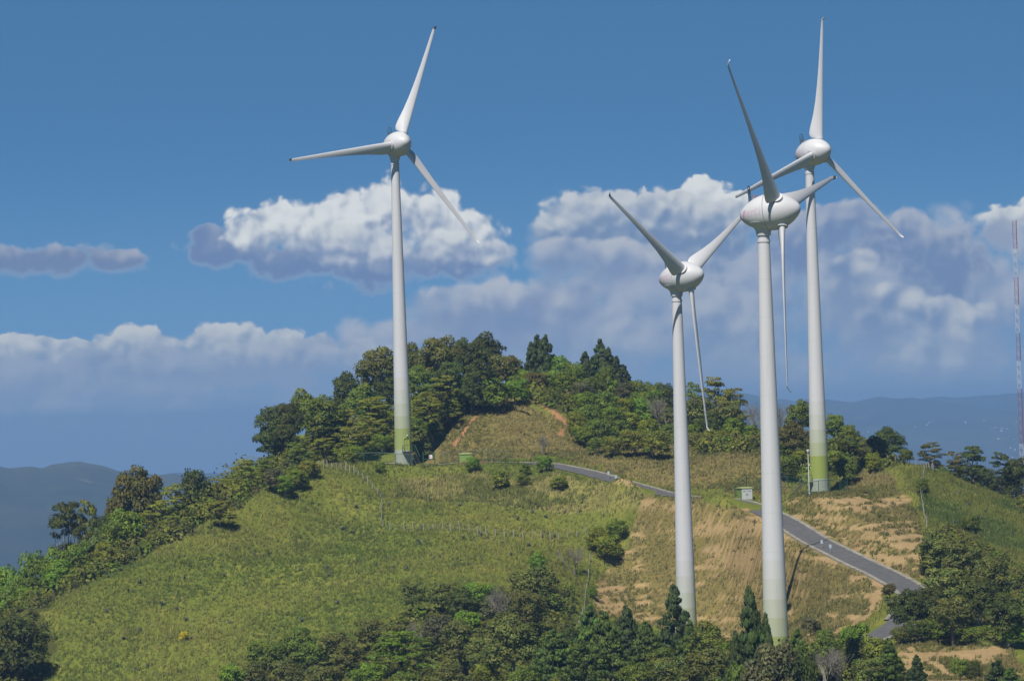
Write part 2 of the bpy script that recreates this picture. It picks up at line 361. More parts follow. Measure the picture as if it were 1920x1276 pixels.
Z_WOOD = [pl("440,870 500,840 500,760 600,720 690,640 900,600 1200,640 1420,720 1500,760 1560,780 1700,830 1760,850 1940,860 1940,960 1840,915 1740,872 1690,868 1620,880 1560,900 1480,870 1440,845 1330,850 1250,832 1085,830 1060,775 960,742 880,758 830,800 790,845 690,850 590,868 480,925 380,985 280,1035 160,1095 60,1150 -40,1190 -40,1030"),
          pl("-40,1140 60,1140 110,1220 60,1300 -40,1300"),
          pl("400,1310 480,1265 580,1240 700,1215 760,1160 860,1130 960,1110 1060,1100 1080,1140 1070,1185 1110,1190 1280,1210 1400,1222 1560,1212 1640,1200 1680,1240 1650,1310"),
          pl("1680,1185 1660,1120 1760,1120 1745,1060 1735,1000 1790,985 1860,1040 1940,1080 1940,1215 1850,1205")]
Z_LUSH = [pl("1690,872 1780,890 1940,950 1940,1090 1840,1050 1790,990 1735,990 1715,920")]
SOIL = []                                               # (polyline in plan, half width)
def soil(s, w, tan=0):
    q = [tuple(map(float, t.split(','))) for t in s.split()]; SOIL.append((np.array([on(u, Y)[:2] for u, Y in q]), w, tan))
soil("945,642 965,640 990,639 1015,637 1040,634 1058,632 1050,628", .33)
soil("1040,635 1056,633", .42)
soil("850,622 870,627 895,633 915,636 935,638", .3)
soil("890,634 925,637", .35)
soil("1560,537.5 1600,527 1640,513 1652,507 1645,499 1632,491 1600,484", .8, 1)
soil("1640,513 1650,506 1644,499", 1.0, 1)
soil("1400,563.5 1440,558 1480,549.5 1530,539.5 1570,531", .7, 1)
soil("1135,583 1165,580 1195,578.5", .9, 1)
def poly_d(pl_, x, y):
    best = np.full(x.shape, 1e9)
    for i in range(len(pl_) - 1):
        a, b = pl_[i], pl_[i + 1]; d = b - a; t = np.clip(((x - a[0]) * d[0] + (y - a[1]) * d[1]) / max(d @ d, 1e-9), 0, 1)
        best = np.minimum(best, np.hypot(x - a[0] - t * d[0], y - a[1] - t * d[1]))
    return best
def zones(x, y, z):
    """Weights of tan grass, pale grass, wood floor, lush slope, bare soil at plan points."""
    u, v = proj(np.stack([x, y, z], -1)); jx = (fbm(x, y, .16, 3, 41) - .5) * 34; jy = (fbm(x, y, .16, 3, 57) - .5) * 24
    u2, v2 = u + jx, v + jy; ok = (y > 380) & (y < 700)
    tan = np.zeros(x.shape); pale = tan.copy(); wood = tan.copy(); lush = tan.copy()
    for p_ in Z_TAN: tan = np.maximum(tan, inside(p_, u2, v2) & ok)
    for p_ in Z_PALE: pale = np.maximum(pale, inside(p_, u2, v2) & ok)
    for p_ in Z_WOOD: wood = np.maximum(wood, inside(p_, u2, v2) & ok)
    for p_ in Z_LUSH: lush = np.maximum(lush, inside(p_, u2, v2) & ok)
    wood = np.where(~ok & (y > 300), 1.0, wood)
    tan = tan * (1 - wood)
    bare = np.zeros(x.shape)
    rim = np.zeros(x.shape)
    for (q, w, tn) in SOIL:
        bb = 1 - sstep(poly_d(q, x, y) + (fbm(x, y, .55, 3, 5) - .46) * w * 3.2, w * .6, w * 1.15)
        if tn: rim = np.maximum(rim, bb)
        else: bare = np.maximum(bare, bb)
    # cut terraces: level benches of bare tan earth on the dry slopes under and over the road
    low = tan * ((v > 925)); n = fbm(x, y, .09, 3, 77)
    long_ = fbm(x * .13, z * 1.7, 1.0, 4, 33); fine_ = fbm(x * 1.3, z * 3.4, 1.0, 3, 61)
    more = np.where(inside(pl("1300,930 1480,975 1480,1070 1400,1110 1290,1080"), u2, v2) | inside(pl("1490,985 1560,915 1680,890 1710,985 1600,1000"), u2, v2), .12, 0) + (n - .5) * .35
    tl = np.abs(((z + (fbm(x, y, .05, 2, 83) - .5) * 1.8) / 2.3) % 1.0 - .5); line = low * (1 - sstep(tl + (fine_ - .5) * .12, .08, .17)) * sstep(fbm(x * .5, z, 1.0, 2, 87) + (n - .5) * .8, .36, .56)
    bare2 = np.maximum(line, low * sstep(long_ + more + (fine_ - .5) * .8, .58, .78))
    bare2 = np.maximum(bare2, rim)
    return tan, pale, wood, lush, bare, bare2

C_GREEN = np.array([.134, .158, .027]); C_TAN = np.array([.178, .148, .048]); C_PALE = np.array([.215, .200, .062])
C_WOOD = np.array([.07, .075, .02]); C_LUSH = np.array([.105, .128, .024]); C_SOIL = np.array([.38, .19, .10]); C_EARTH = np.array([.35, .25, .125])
def ground_col(x, y, z):
    tan, pale, wood, lush, bare, bare2 = zones(x, y, z)
    n = fbm(x, y, .05, 4, 91)[:, None]; n2 = fbm(x, y, .4, 3, 15)[:, None]
    c = C_GREEN * (.8 + .4 * n) + np.array([.05, .03, .01]) * sstep(n2, .5, .8)
    def L(a, b, w): return a * (1 - w[:, None]) + b * w[:, None]
    c = L(c, C_TAN * (.75 + .5 * n2), tan.astype(float)); c = L(c, C_PALE * (.8 + .4 * n2), pale * .8); c = L(c, C_LUSH * (.8 + .4 * n), lush.astype(float))
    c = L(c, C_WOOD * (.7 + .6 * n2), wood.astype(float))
    c = L(c, C_EARTH * (.8 + .4 * n2), np.clip(bare2, 0, 1)); c = L(c, C_SOIL * (.8 + .4 * n2), np.clip(bare, 0, 1))
    return c, (tan, pale, wood, lush, bare, bare2)

m_ground, k, out = new_mat("hillside_ground")
tc = k.n.new('ShaderNodeTexCoord'); at = k.n.new('ShaderNodeVertexColor'); at.layer_name = 'col'
f = k.noise(tc.outputs['Object'], 2.2, 6, .65); f2 = k.noise(tc.outputs['Object'], 9.0, 4, .6)
cc = k.mix(1.0, at.outputs[0], k.mix(f, (.62, .62, .62, 1), (1.38, 1.38, 1.38, 1)), 'MULTIPLY')
bp = k.node('ShaderNodeBump', {'Height': f2, 'Strength': .6, 'Distance': .25})
b = k.node('ShaderNodeBsdfPrincipled', {'Base Color': cc, 'Roughness': .95, 'Normal': bp.outputs[0]}); b.inputs['Specular IOR Level'].default_value = .1
k.l.new(b.outputs[0], out.inputs[0])

def axis(c0, c1, st, lo, hi, g=1.16):
    a = list(np.arange(c0, c1 + st / 2, st)); s = st
    while a[-1] < hi: s = min(s * g, 25); a.append(a[-1] + s)
    s = st; b_ = []
    p_ = a[0]
    while p_ > lo: s = min(s * g, 25); p_ -= s; b_.append(p_)
    return np.array(b_[::-1] + a)
gx = axis(-92, 98, .55, -470, 470); gy = axis(395, 690, .75, -260, 1050); gy = np.concatenate([gy[gy < 535], np.arange(535, 592, .28), gy[gy >= 592]])
GX, GY = np.meshgrid(gx, gy); gxf, gyf = GX.ravel(), GY.ravel(); gz = H(gxf, gyf)
nx, ny = len(gx), len(gy); ii = np.arange(nx * ny).reshape(ny, nx)
FQ = np.stack([ii[:-1, :-1].ravel(), ii[:-1, 1:].ravel(), ii[1:, 1:].ravel(), ii[1:, :-1].ravel()], 1)
GZ = gz.reshape(ny, nx)
def HG(x, y):
    i = np.clip(np.searchsorted(gx, x) - 1, 0, nx - 2); j = np.clip(np.searchsorted(gy, y) - 1, 0, ny - 2)
    a = (x - gx[i]) / (gx[i + 1] - gx[i]); b = (y - gy[j]) / (gy[j + 1] - gy[j])
    return (GZ[j, i] * (1 - a) + GZ[j, i + 1] * a) * (1 - b) + (GZ[j + 1, i] * (1 - a) + GZ[j + 1, i + 1] * a) * b
me = np_mesh("hillside", np.stack([gxf, gyf, gz], 1), FQ, True)
gc, _zz = ground_col(gxf, gyf, gz); set_col(me, 'col', gc)
tag(put("hillside", me, None, (m_ground,)), kind='structure')

# road: asphalt sheet with raised pale concrete gutters on both sides
def strip(name, o0, o1, z0, mat, i0=0, i1=None, thick=0.0):
    C = ROAD[i0:i1]; t = np.gradient(C[:, :2], axis=0); t /= np.linalg.norm(t, axis=1)[:, None]; nrm = np.stack([-t[:, 1], t[:, 0]], 1)
    m_ = len(C); a = np.hstack([C[:, :2] + nrm * o0, (C[:, 2] + z0)[:, None]]); b_ = np.hstack([C[:, :2] + nrm * o1, (C[:, 2] + z0)[:, None]])
    V = [*a, *b_]; F = [(i, i + 1, m_ + i + 1, m_ + i) for i in range(m_ - 1)]
    if thick:
        V += [*(a - (0, 0, thick)), *(b_ - (0, 0, thick))]
        F += [(i, 2 * m_ + i, 2 * m_ + i + 1, i + 1) for i in range(m_ - 1)] + [(m_ + i, m_ + i + 1, 3 * m_ + i + 1, 3 * m_ + i) for i in range(m_ - 1)]
    me = mesh(name, V, F); bm = bmesh.new(); bm.from_mesh(me); bmesh.ops.recalc_face_normals(bm, faces=bm.faces); bm.to_mesh(me); bm.free()
    return tag(put(name, me, None, (mat,)), kind='structure')
m_asph, k, out = new_mat("asphalt"); tc = k.n.new('ShaderNodeTexCoord')
f = k.noise(tc.outputs['Object'], 1.1, 6, .6); f2 = k.noise(tc.outputs['Object'], 14, 3, .6)
cc = k.mix(k.smooth(f, .35, .7), (.085, .088, .095, 1), (.125, .125, .128, 1)); cc = k.mix(k.m('MULTIPLY', f2, .5), cc, (.06, .06, .065, 1))
b = k.node('ShaderNodeBsdfPrincipled', {'Base Color': cc, 'Roughness': .9}); k.l.new(b.outputs[0], out.inputs[0])
m_conc, k, out = new_mat("gutter_concrete"); tc = k.n.new('ShaderNodeTexCoord')
f = k.noise(tc.outputs['Object'], .8, 6, .7); cc = k.mix(k.smooth(f, .3, .7), (.16, .15, .125, 1), (.31, .295, .25, 1))
b = k.node('ShaderNodeBsdfPrincipled', {'Base Color': cc, 'Roughness': .95}); k.l.new(b.outputs[0], out.inputs[0])
m_grav, k, out = new_mat("gravel_track"); tc = k.n.new('ShaderNodeTexCoord')
f = k.noise(tc.outputs['Object'], 2.5, 6, .7); cc = k.mix(f, (.16, .14, .10, 1), (.34, .31, .25, 1))
b = k.node('ShaderNodeBsdfPrincipled', {'Base Color': cc, 'Roughness': .95}); k.l.new(b.outputs[0], out.inputs[0])
kg = 48
strip("gravel_track", -2.3, 2.3, .06, m_grav, 0, kg + 1)
strip("road", -1.85, 1.85, .05, m_asph, kg)
strip("kerb_gutter", 1.85, 2.5, .15, m_conc, kg, None, .35)
strip("kerb_gutter", -2.45, -1.85, .15, m_conc, 120, 175, .35)
print("road pts", len(ROAD))

# ------------------------------------------------------------------ far country: valley floor and blue ranges, round the whole compass
def far_land():
    az = np.concatenate([np.linspace(-180, -14, 60, endpoint=False), np.linspace(-14, 14, 420, endpoint=False), np.linspace(14, 180, 60)])
    r = np.concatenate([np.geomspace(300, 3000, 30, endpoint=False), np.geomspace(3000, 21000, 230)])
    A, Rr = np.meshgrid(np.radians(az), r); x = Rr * np.sin(A); y = Rr * np.cos(A); ad = np.degrees(A)
    n1 = fbm(x / 1000 + 50, y / 1000 + 50, .45, 6, 5); n2 = fbm(x / 1000 + 9, y / 1000 + 9, 1.6, 5, 8)
    z = -420 + 60 * (n1 - .5) + 40 * (n2 - .5)
    # near blue ridge to the left, fields on its flank
    s = sstep(ad, -3.2, -4.6); bell = np.exp(-((Rr - 6200) / np.where(Rr < 6200, 1500, 900)) ** 2)
    z = z + (345 + 55 * (fbm(ad, Rr * 0, .9, 4, 2) - .5)) * bell * sstep(ad, -1.5, -5.5) + 60 * (n2 - .5) * bell
    # middle country
    b2 = np.exp(-((Rr - 11000) / 2500) ** 2); z = z + b2 * (325 + 190 * (fbm(ad, Rr / 4000, .5, 5, 21) - .5)) * sstep(ad, 9, -1)
    # long range to the right
    cr = 15000; h = 400 + 62 * sstep(ad, 4.2, 7.6) + 34 * (fbm(ad, Rr * 0, .8, 5, 31) - .5) - 150 * sstep(ad, 3.5, -1)
    up = np.where(Rr < cr, sstep(Rr, 5200, cr) ** .8, 1 - sstep(Rr, cr, cr + 5000)); z = z + up * h * sstep(ad, -2, 3) + up * (n2 - .5) * 90 * sstep(ad, -1, 3)
    z = z + (fbm(x / 1000, y / 1000, 7, 4, 12) - .5) * 26 * sstep(Rr, 2500, 6000)
    z = z - (Rr / 34000) ** 2 * 60
    na, nr = len(az), len(r); ii = np.arange(na * nr).reshape(nr, na)
    F = np.stack([ii[:-1, :-1].ravel(), ii[:-1, 1:].ravel(), ii[1:, 1:].ravel(), ii[1:, :-1].ravel()], 1)
    me = np_mesh("far_hills", np.stack([x.ravel(), y.ravel(), z.ravel()], 1), F, True)
    m_, k, out = new_mat("far_country"); tc = k.n.new('ShaderNodeTexCoord')
    f = k.noise(tc.outputs['Object'], .0011, 8, .6); f2 = k.noise(tc.outputs['Object'], .0045, 6, .65); f3 = k.noise(tc.outputs['Object'], .02, 4, .6)
    cc = k.mix(k.smooth(f, .42, .62), (.012, .021, .010, 1), (.045, .052, .022, 1)); cc = k.mix(k.smooth(f2, .58, .68), cc, (.12, .105, .065, 1)); cc = k.mix(k.smooth(f3, .5, .7), cc, (.012, .02, .01, 1))
    b = k.node('ShaderNodeBsdfPrincipled', {'Base Color': cc, 'Roughness': 1.0}); k.l.new(b.outputs[0], out.inputs[0])
    return tag(put("far_hills", me, None, (m_,)), kind='structure')
far_land()

# ------------------------------------------------------------------ wind turbines
def paint_white(name, c=(.56, .57, .60), rough=.42):
    m_, k, out = new_mat(name); tc = k.n.new('ShaderNodeTexCoord')
    f = k.noise(tc.outputs['Object'], .9, 6, .65); mp = k.node('ShaderNodeMapping', {'Vector': tc.outputs['Object'], 'Scale': (5, 5, .25)})
    f2 = k.noise(mp.outputs[0], 1.0, 5, .6)
    cc = k.mix(k.m('MULTIPLY', k.smooth(f2, .45, .8), .35), c4(c), c4([x * .84 for x in c])); cc = k.mix(k.m('MULTIPLY', k.smooth(f, .5, .75), .25), cc, c4([c[0] * .88, c[1] * .88, c[2] * .85]))
    b = k.node('ShaderNodeBsdfPrincipled', {'Base Color': cc, 'Roughness': rough}); b.inputs['Specular IOR Level'].default_value = .35
    k.l.new(b.outputs[0], out.inputs[0]); return m_
m_white = paint_white("turbine_white")
m_tip = paint("blade_tip_dark", (.06, .06, .07), .5)
m_metal = paint("galvanised_steel", (.33, .34, .35), .45, .15, 2.0, .6)
m_dark = paint("dark_steel", (.035, .04, .045), .6)
m_red = paint("beacon_red", (.55, .12, .10), .35)
m_pink = paint("faded_pink_lettering", (.56, .42, .53), .6, .08, 2.0)
m_pinkm = paint("faded_magenta_mark", (.52, .30, .48), .6, .08, 2.0)
m_green = paint("door_green", (.30, .36, .05), .5, .12)
m_fgreen = paint("fence_green", (.035, .11, .06), .5, .15)

def tower_mat(name, sat):
    m_, k, out = new_mat(name); tc = k.n.new('ShaderNodeTexCoord'); se = k.n.new('ShaderNodeSeparateXYZ'); k.l.new(tc.outputs['Object'], se.inputs[0])
    cr = k.n.new('ShaderNodeValToRGB'); cr.color_ramp.interpolation = 'CONSTANT'; e = cr.color_ramp.elements
    w = np.array([.56, .57, .60]); gr = np.array([.27, .33, .075]) * sat + np.array([.32, .36, .19]) * (1 - sat); base = np.array([.34, .38, .32])
    stops = [(0, base), (2.1, gr), (5.3, gr * .62 + w * .36), (7.3, gr * .43 + w * .56), (9.35, gr * .26 + w * .74), (11.4, gr * .12 + w * .88), (13.45, w)]
    while len(e) < len(stops): e.new(.5)
    for el_, (h, c) in zip(e, stops): el_.position = h / 50.0; el_.color = c4(c)
    k.l.new(k.m('DIVIDE', se.outputs[2], 50.0), cr.inputs[0])
    mp = k.node('ShaderNodeMapping', {'Vector': tc.outputs['Object'], 'Scale': (3, 3, .12)}); f = k.noise(mp.outputs[0], 1.0, 6, .65); f2 = k.noise(tc.outputs['Object'], 1.2, 5, .6)
    cc = k.mix(k.m('MULTIPLY', k.smooth(f, .45, .8), .40), cr.outputs[0], k.mix(1.0, cr.outputs[0], (.80, .79, .76, 1), 'MULTIPLY'))
    cc = k.mix(k.m('MULTIPLY', k.smooth(f2, .55, .8), .2), cc, (.42, .42, .38, 1))
    # faint weld seams every few metres
    s = k.m('ABSOLUTE', k.m('SUBTRACT', k.m('FRACT', k.m('DIVIDE', se.outputs[2], 4.1)), .5)); cc = k.mix(k.m('MULTIPLY', k.smooth(s, .012, .004), .22), cc, (.35, .36, .38, 1))
    b = k.node('ShaderNodeBsdfPrincipled', {'Base Color': cc, 'Roughness': .45}); b.inputs['Specular IOR Level'].default_value = .35
    k.l.new(b.outputs[0], out.inputs[0]); return m_

HUBX, HH = 2.0, 50.0
NAC = [(-2.55, .02), (-2.51, .22), (-2.41, .43), (-2.2, .69), (-1.85, 1.0), (-1.4, 1.30), (-.85, 1.58), (-.3, 1.78), (.25, 1.90), (.55, 1.94)]
SPI = [(.60, 1.94), (1.1, 1.97), (1.6, 1.93), (2.1, 1.82), (2.6, 1.63), (3.05, 1.38), (3.45, 1.08), (3.8, .75), (4.03, .46), (4.13, .22), (4.16, .02)]
def nac_r(x):
    for (a, ra), (b_, rb) in zip(NAC[:-1], NAC[1:]):
        if a <= x <= b_: return ra + (rb - ra) * (x - a) / (b_ - a)
    return 1.94
def fine(prof, n=4):
    q = catmull(np.array([(a, b_, 0) for a, b_ in prof]), n); return [(float(a), max(.01, float(b_))) for a, b_, _ in q]

def make_blade():
    st = [(1.62, 1.10, 1.05, 30, 0), (1.87, 1.14, 1.02, 30, 0), (1.885, 1.62, .80, 30, .75), (2.1, 1.92, .72, 29.5, 1), (2.6, 2.06, .64, 27, 1), (3.3, 1.98, .54, 24, 1), (4.2, 1.80, .45, 20, 1), (5.5, 1.55, .36, 15, 1), (7.5, 1.27, .27, 10, 1),
          (10, 1.02, .20, 6.5, 1), (13, .80, .145, 3.5, 1), (16, .62, .10, 1.5, 1), (18.4, .49, .075, .5, 1), (19.6, .42, .06, 0, 1), (19.95, .33, .05, 0, 1), (20.15, .20, .04, 0, 1)]
    bend = {19.95: .10, 20.15: .34}
    n = 20; V = []; F = []
    for (r, ch, th, tw, sh) in st:
        le = .56 - .30 * min(1, (r - 1.6) / 18); ang = math.radians(tw + 4)
        for j in range(n):
            a = 2 * math.pi * j / n
            cyl = (math.cos(a) * ch / 2 + (le - ch / 2) * sh, math.sin(a) * th / 2)
            cpos = .5 - .5 * math.cos(a)                     # 0 at leading edge, 1 at trailing edge
            tt = (2.969 * math.sqrt(cpos) - 1.26 * cpos - 3.516 * cpos ** 2 + 2.843 * cpos ** 3 - 1.015 * cpos ** 4)
            air = (le - ch * cpos, (tt * th * .98 if math.sin(a) >= 0 else -tt * th * .98) * .5 + .06 * ch * math.sin(math.pi * cpos) * .5)
            yy = cyl[0] * (1 - sh) + air[0] * sh; xx = cyl[1] * (1 - sh) + air[1] * sh
            V.append((xx * math.cos(ang) + yy * math.sin(ang) + bend.get(r, 0), yy * math.cos(ang) - xx * math.sin(ang), r))
    for i in range(len(st) - 1):
        for j in range(n): F.append((i * n + j, i * n + (j + 1) % n, (i + 1) * n + (j + 1) % n, (i + 1) * n + j))
    F.append(tuple(range(n))[::-1]); F.append(tuple((len(st) - 1) * n + j for j in range(n)))
    me = mesh("blade", V, F); bm = bmesh.new(); bm.from_mesh(me); bmesh.ops.recalc_face_normals(bm, faces=bm.faces); bm.to_mesh(me); bm.free()
    me.polygons.foreach_set('use_smooth', [True] * len(me.polygons)); me.set_sharp_from_angle(angle=rad(50)); me.materials.append(m_white)
    return me
BLADE = make_blade()
def tip_mesh():
    b_ = MB(); 
    b_.add([(-.035, .30, 19.55), (.05, .30, 19.55), (.17, .285, 19.95), (.10, .285, 19.95), (.39, .245, 20.2), (.28, .245, 20.2),
            (-.02, -.13, 19.75), (.05, -.13, 19.75), (.16, -.055, 19.97), (.09, -.055, 19.97), (.39, .05, 20.2), (.28, .05, 20.2)],
           [(0, 1, 2, 3), (3, 2, 4, 5), (6, 9, 8, 7), (9, 11, 10, 8), (0, 3, 9, 6), (3, 5, 11, 9), (1, 7, 8, 2), (2, 8, 10, 4), (4, 10, 11, 5), (0, 6, 7, 1)])
    return b_

def make_turbine(key, psi, thetas, sat, label, dark_tips):
    bx, by, bz = T_BASE[key]
    t = empty('wind_turbine', (bx, by, bz), 0, label, 'wind turbine', 'white wind turbines with green banded feet on the hill')
    mt = tower_mat("tower_paint_" + {'a': 'one', 'b': 'two', 'c': 'three', 'd': 'four'}[key], sat)
    tw = MB(); prof = [(-1.5, 1.45)]
    for h in (0, 1.5, 3, 5, 8, 12, 16, 20, 25, 30, 35, 40, 44, 46.6): prof.append((h, 1.42 - (1.42 - .635) * (h / 47.5) ** .95))
    prof += [(46.9, .635), (46.92, .70), (47.15, .70), (47.17, .62), (47.75, .62)]
    tw.lathe(prof, 48); tower = tw.build('tower', mt, t, True)
    # nacelle group frame: +X rotor axis
    al = math.atan2(bx, by); tow = Vector((-math.sin(al), -math.cos(al), 0)); rt = Vector((math.cos(al), -math.sin(al), 0))
    ax = tow * math.cos(rad(psi)) + rt * math.sin(rad(psi)); yaw = math.atan2(ax.y, ax.x)
    fr = Matrix.Translation((0, 0, HH)) @ Matrix.Rotation(yaw, 4, 'Z') @ Matrix.Rotation(-rad(5), 4, 'Y')
    nb = MB(); nb.lathe(fine(NAC), 48, 'x'); nac = nb.build('nacelle', m_white, t, True); nac.matrix_local = fr
    # neck that flares out of the nacelle's belly on to the tower top
    nk = MB(); prof = [(-2.38, .74), (-2.3, .76), (-2.0, .79), (-1.75, .88), (-1.5, 1.06), (-1.25, 1.35), (-1.0, 1.6)]
    nk.lathe(prof, 32); neck = nk.build('neck', m_white, nac, True); neck.matrix_local = Matrix.Rotation(rad(5), 4, 'Y')
    sp = MB(); sp.lathe(fine(SPI), 48, 'x'); spin = sp.build('spinner', m_white, t, True); spin.matrix_local = fr
    # rear vents, black, on both flanks
    for (x0, x1, zc, w) in ((-2.36, -2.26, .34, .16), (-2.40, -2.34, .06, .13), (-2.31, -2.25, .03, .17), (-2.36, -2.27, -.26, .08)):
        for sd in (1, -1):
            vt = MB(); q = []
            for (xx, zz) in ((x0, zc - w), (x1, zc - w), (x1, zc + w), (x0, zc + w)):
                r_ = nac_r(xx) + .025; yy = math.sqrt(max(.0004, r_ * r_ - zz * zz)); q.append((xx, sd * yy, zz))
            qi = [(a * .98, b_ * .9, c) for a, b_, c in q]
            vt.add(q + qi, [(0, 1, 2, 3), (4, 7, 6, 5), (0, 4, 5, 1), (1, 5, 6, 2), (2, 6, 7, 3), (3, 7, 4, 0)])
            vt.build('vent', m_dark, nac)
    # faded pink script along both flanks
    def ribbon(mb, pts2, w, sd):
        pts2 = catmull(np.array([(a, b_, 0) for a, b_ in pts2]), 8)[:, :2] if len(pts2) > 2 else np.array([np.array(pts2[0]) * (1 - s_) + np.array(pts2[1]) * s_ for s_ in np.linspace(0, 1, 9)])
        tt = np.gradient(pts2, axis=0); tt /= np.linalg.norm(tt, axis=1)[:, None] + 1e-9; nn = np.stack([-tt[:, 1], tt[:, 0]], 1) * w / 2; V = []
        for e_, o_ in ((1, .012), (-1, .012)):
            for q in pts2 + e_ * nn:
                r_ = nac_r(q[0]) + o_; zz = max(-r_ * .95, min(r_ * .95, q[1])); V.append((q[0], sd * math.sqrt(r_ * r_ - zz * zz), zz))
        m_ = len(pts2); mb.add(V, [(i, i + 1, m_ + i + 1, m_ + i) for i in range(m_ - 1)])
    for sd in (1, -1):
        lt = MB(); mk = MB()
        ribbon(mk, [(-2.0, -.52), (-1.86, -.30), (-1.74, 0.0), (-1.62, .40)], .17, sd)
        ribbon(mk, [(-1.96, -.22), (-1.88, .08), (-1.72, .36), (-1.5, .44)], .12, sd)
        ribbon(lt, [(-1.98, -.50), (-1.72, -.46), (-1.5, -.24), (-1.46, .10), (-1.52, .40)], .09, sd)
        ribbon(lt, [(-1.28, .0), (-.98, .04), (-.96, .22), (-1.12, .30), (-1.28, .12), (-1.28, -.16), (-1.1, -.29), (-.92, -.22)], .09, sd)
        ribbon(lt, [(-.72, -.28), (-.72, .30)], .09, sd); ribbon(lt, [(-.72, .10), (-.58, .28), (-.45, .22), (-.42, -.02), (-.42, -.28)], .09, sd)
        ribbon(lt, [(-.18, .56), (-.2, .1), (-.16, -.2), (-.02, -.29)], .09, sd); ribbon(lt, [(-.34, .30), (.02, .34)], .08, sd)
        ribbon(lt, [(.24, .62), (.24, -.28)], .09, sd)
        lt.build('lettering', m_pink, nac); mk.build('emblem', m_pinkm, nac)
    # instruments on the back of the nacelle
    x0 = -1.25; zt = nac_r(x0)
    ms = MB(); hoop = [(x0, -.34, zt - .25), (x0, -.34, zt + 1.25)] + [(x0, -.34 * math.cos(a), zt + 1.25 + .42 * math.sin(a)) for a in np.linspace(.3, math.pi - .3, 7)] + [(x0, .34, zt + 1.25), (x0, .34, zt - .25)]
    ms.tube(hoop, .05, 6); ms.tube([(x0, -.34, zt + .75), (x0, .34, zt + .75)], .05, 6); ms.tube([(x0, 0, zt + .75), (x0, 0, zt + 1.3)], .05, 6); ms.tube([(x0, -.3, zt + .75), (x0 + 1.1, -.2, nac_r(-.15) - .05)], .025, 5)
    ms.build('instrument_mast', m_dark, nac)
    xb = -.75; zb = nac_r(xb); bc = MB(); bc.lathe([(0, .09), (.06, .11), (.18, .10), (.26, .06), (.29, .01)], 12, 'z', (xb, .0, zb + .12)); bc.build('beacon', m_red, nac, True)
    bp_ = MB(); bp_.box(xb - .16, xb + .2, -.2, .2, zb - .2, zb + .118); bp_.tube([(xb - .55, .1, zb - .35), (xb - .55, .1, zb + .35)], .04, 6); bp_.box(xb - .68, xb - .42, .0, .2, zb + .35, zb + .45); bp_.build('beacon_box', m_metal, nac)
    for i, th in enumerate(thetas):
        mb = fr @ Matrix.Translation((HUBX, 0, 0)) @ Matrix.Rotation(-rad(th), 4, 'X') @ Matrix.Rotation(rad(1.0), 4, 'Y')
        bl = put('blade', BLADE, t); bl.matrix_local = mb
        cl = MB(); cl.lathe([(1.15, .66), (1.52, .635), (1.54, .72), (1.66, .72), (1.68, .645), (1.76, .645), (1.78, .70), (1.86, .70), (1.88, .5)], 32); cl.build('root_collar', m_white, bl, True)
        tm = tip_mesh().build('tip', m_tip if dark_tips[i] else m_white, bl)
    return t, tower

TA, twA = make_turbine('a', 28, (21.5, 141.5, 261.5), .55, 'lone white turbine with green door and stair at its foot beside the hilltop track', (1, 0, 1))
TB, twB = make_turbine('b', 46, (8.6, 128.6, 248.6), 1.0, 'rear right white turbine with a vivid green foot, tall lamp post at its base', (0, 0, 0))
TC, twC = make_turbine('c', 72, (-43, 77, 197), .6, 'nearest white turbine, seen from the side, its foot behind the dark cypress pair', (0, 1, 1))
TD, twD = make_turbine('d', 57, (-60.2, 59.8, 179.8), .6, 'white turbine with two blades raised in a V, foot behind a dark cypress', (1, 1, 0))

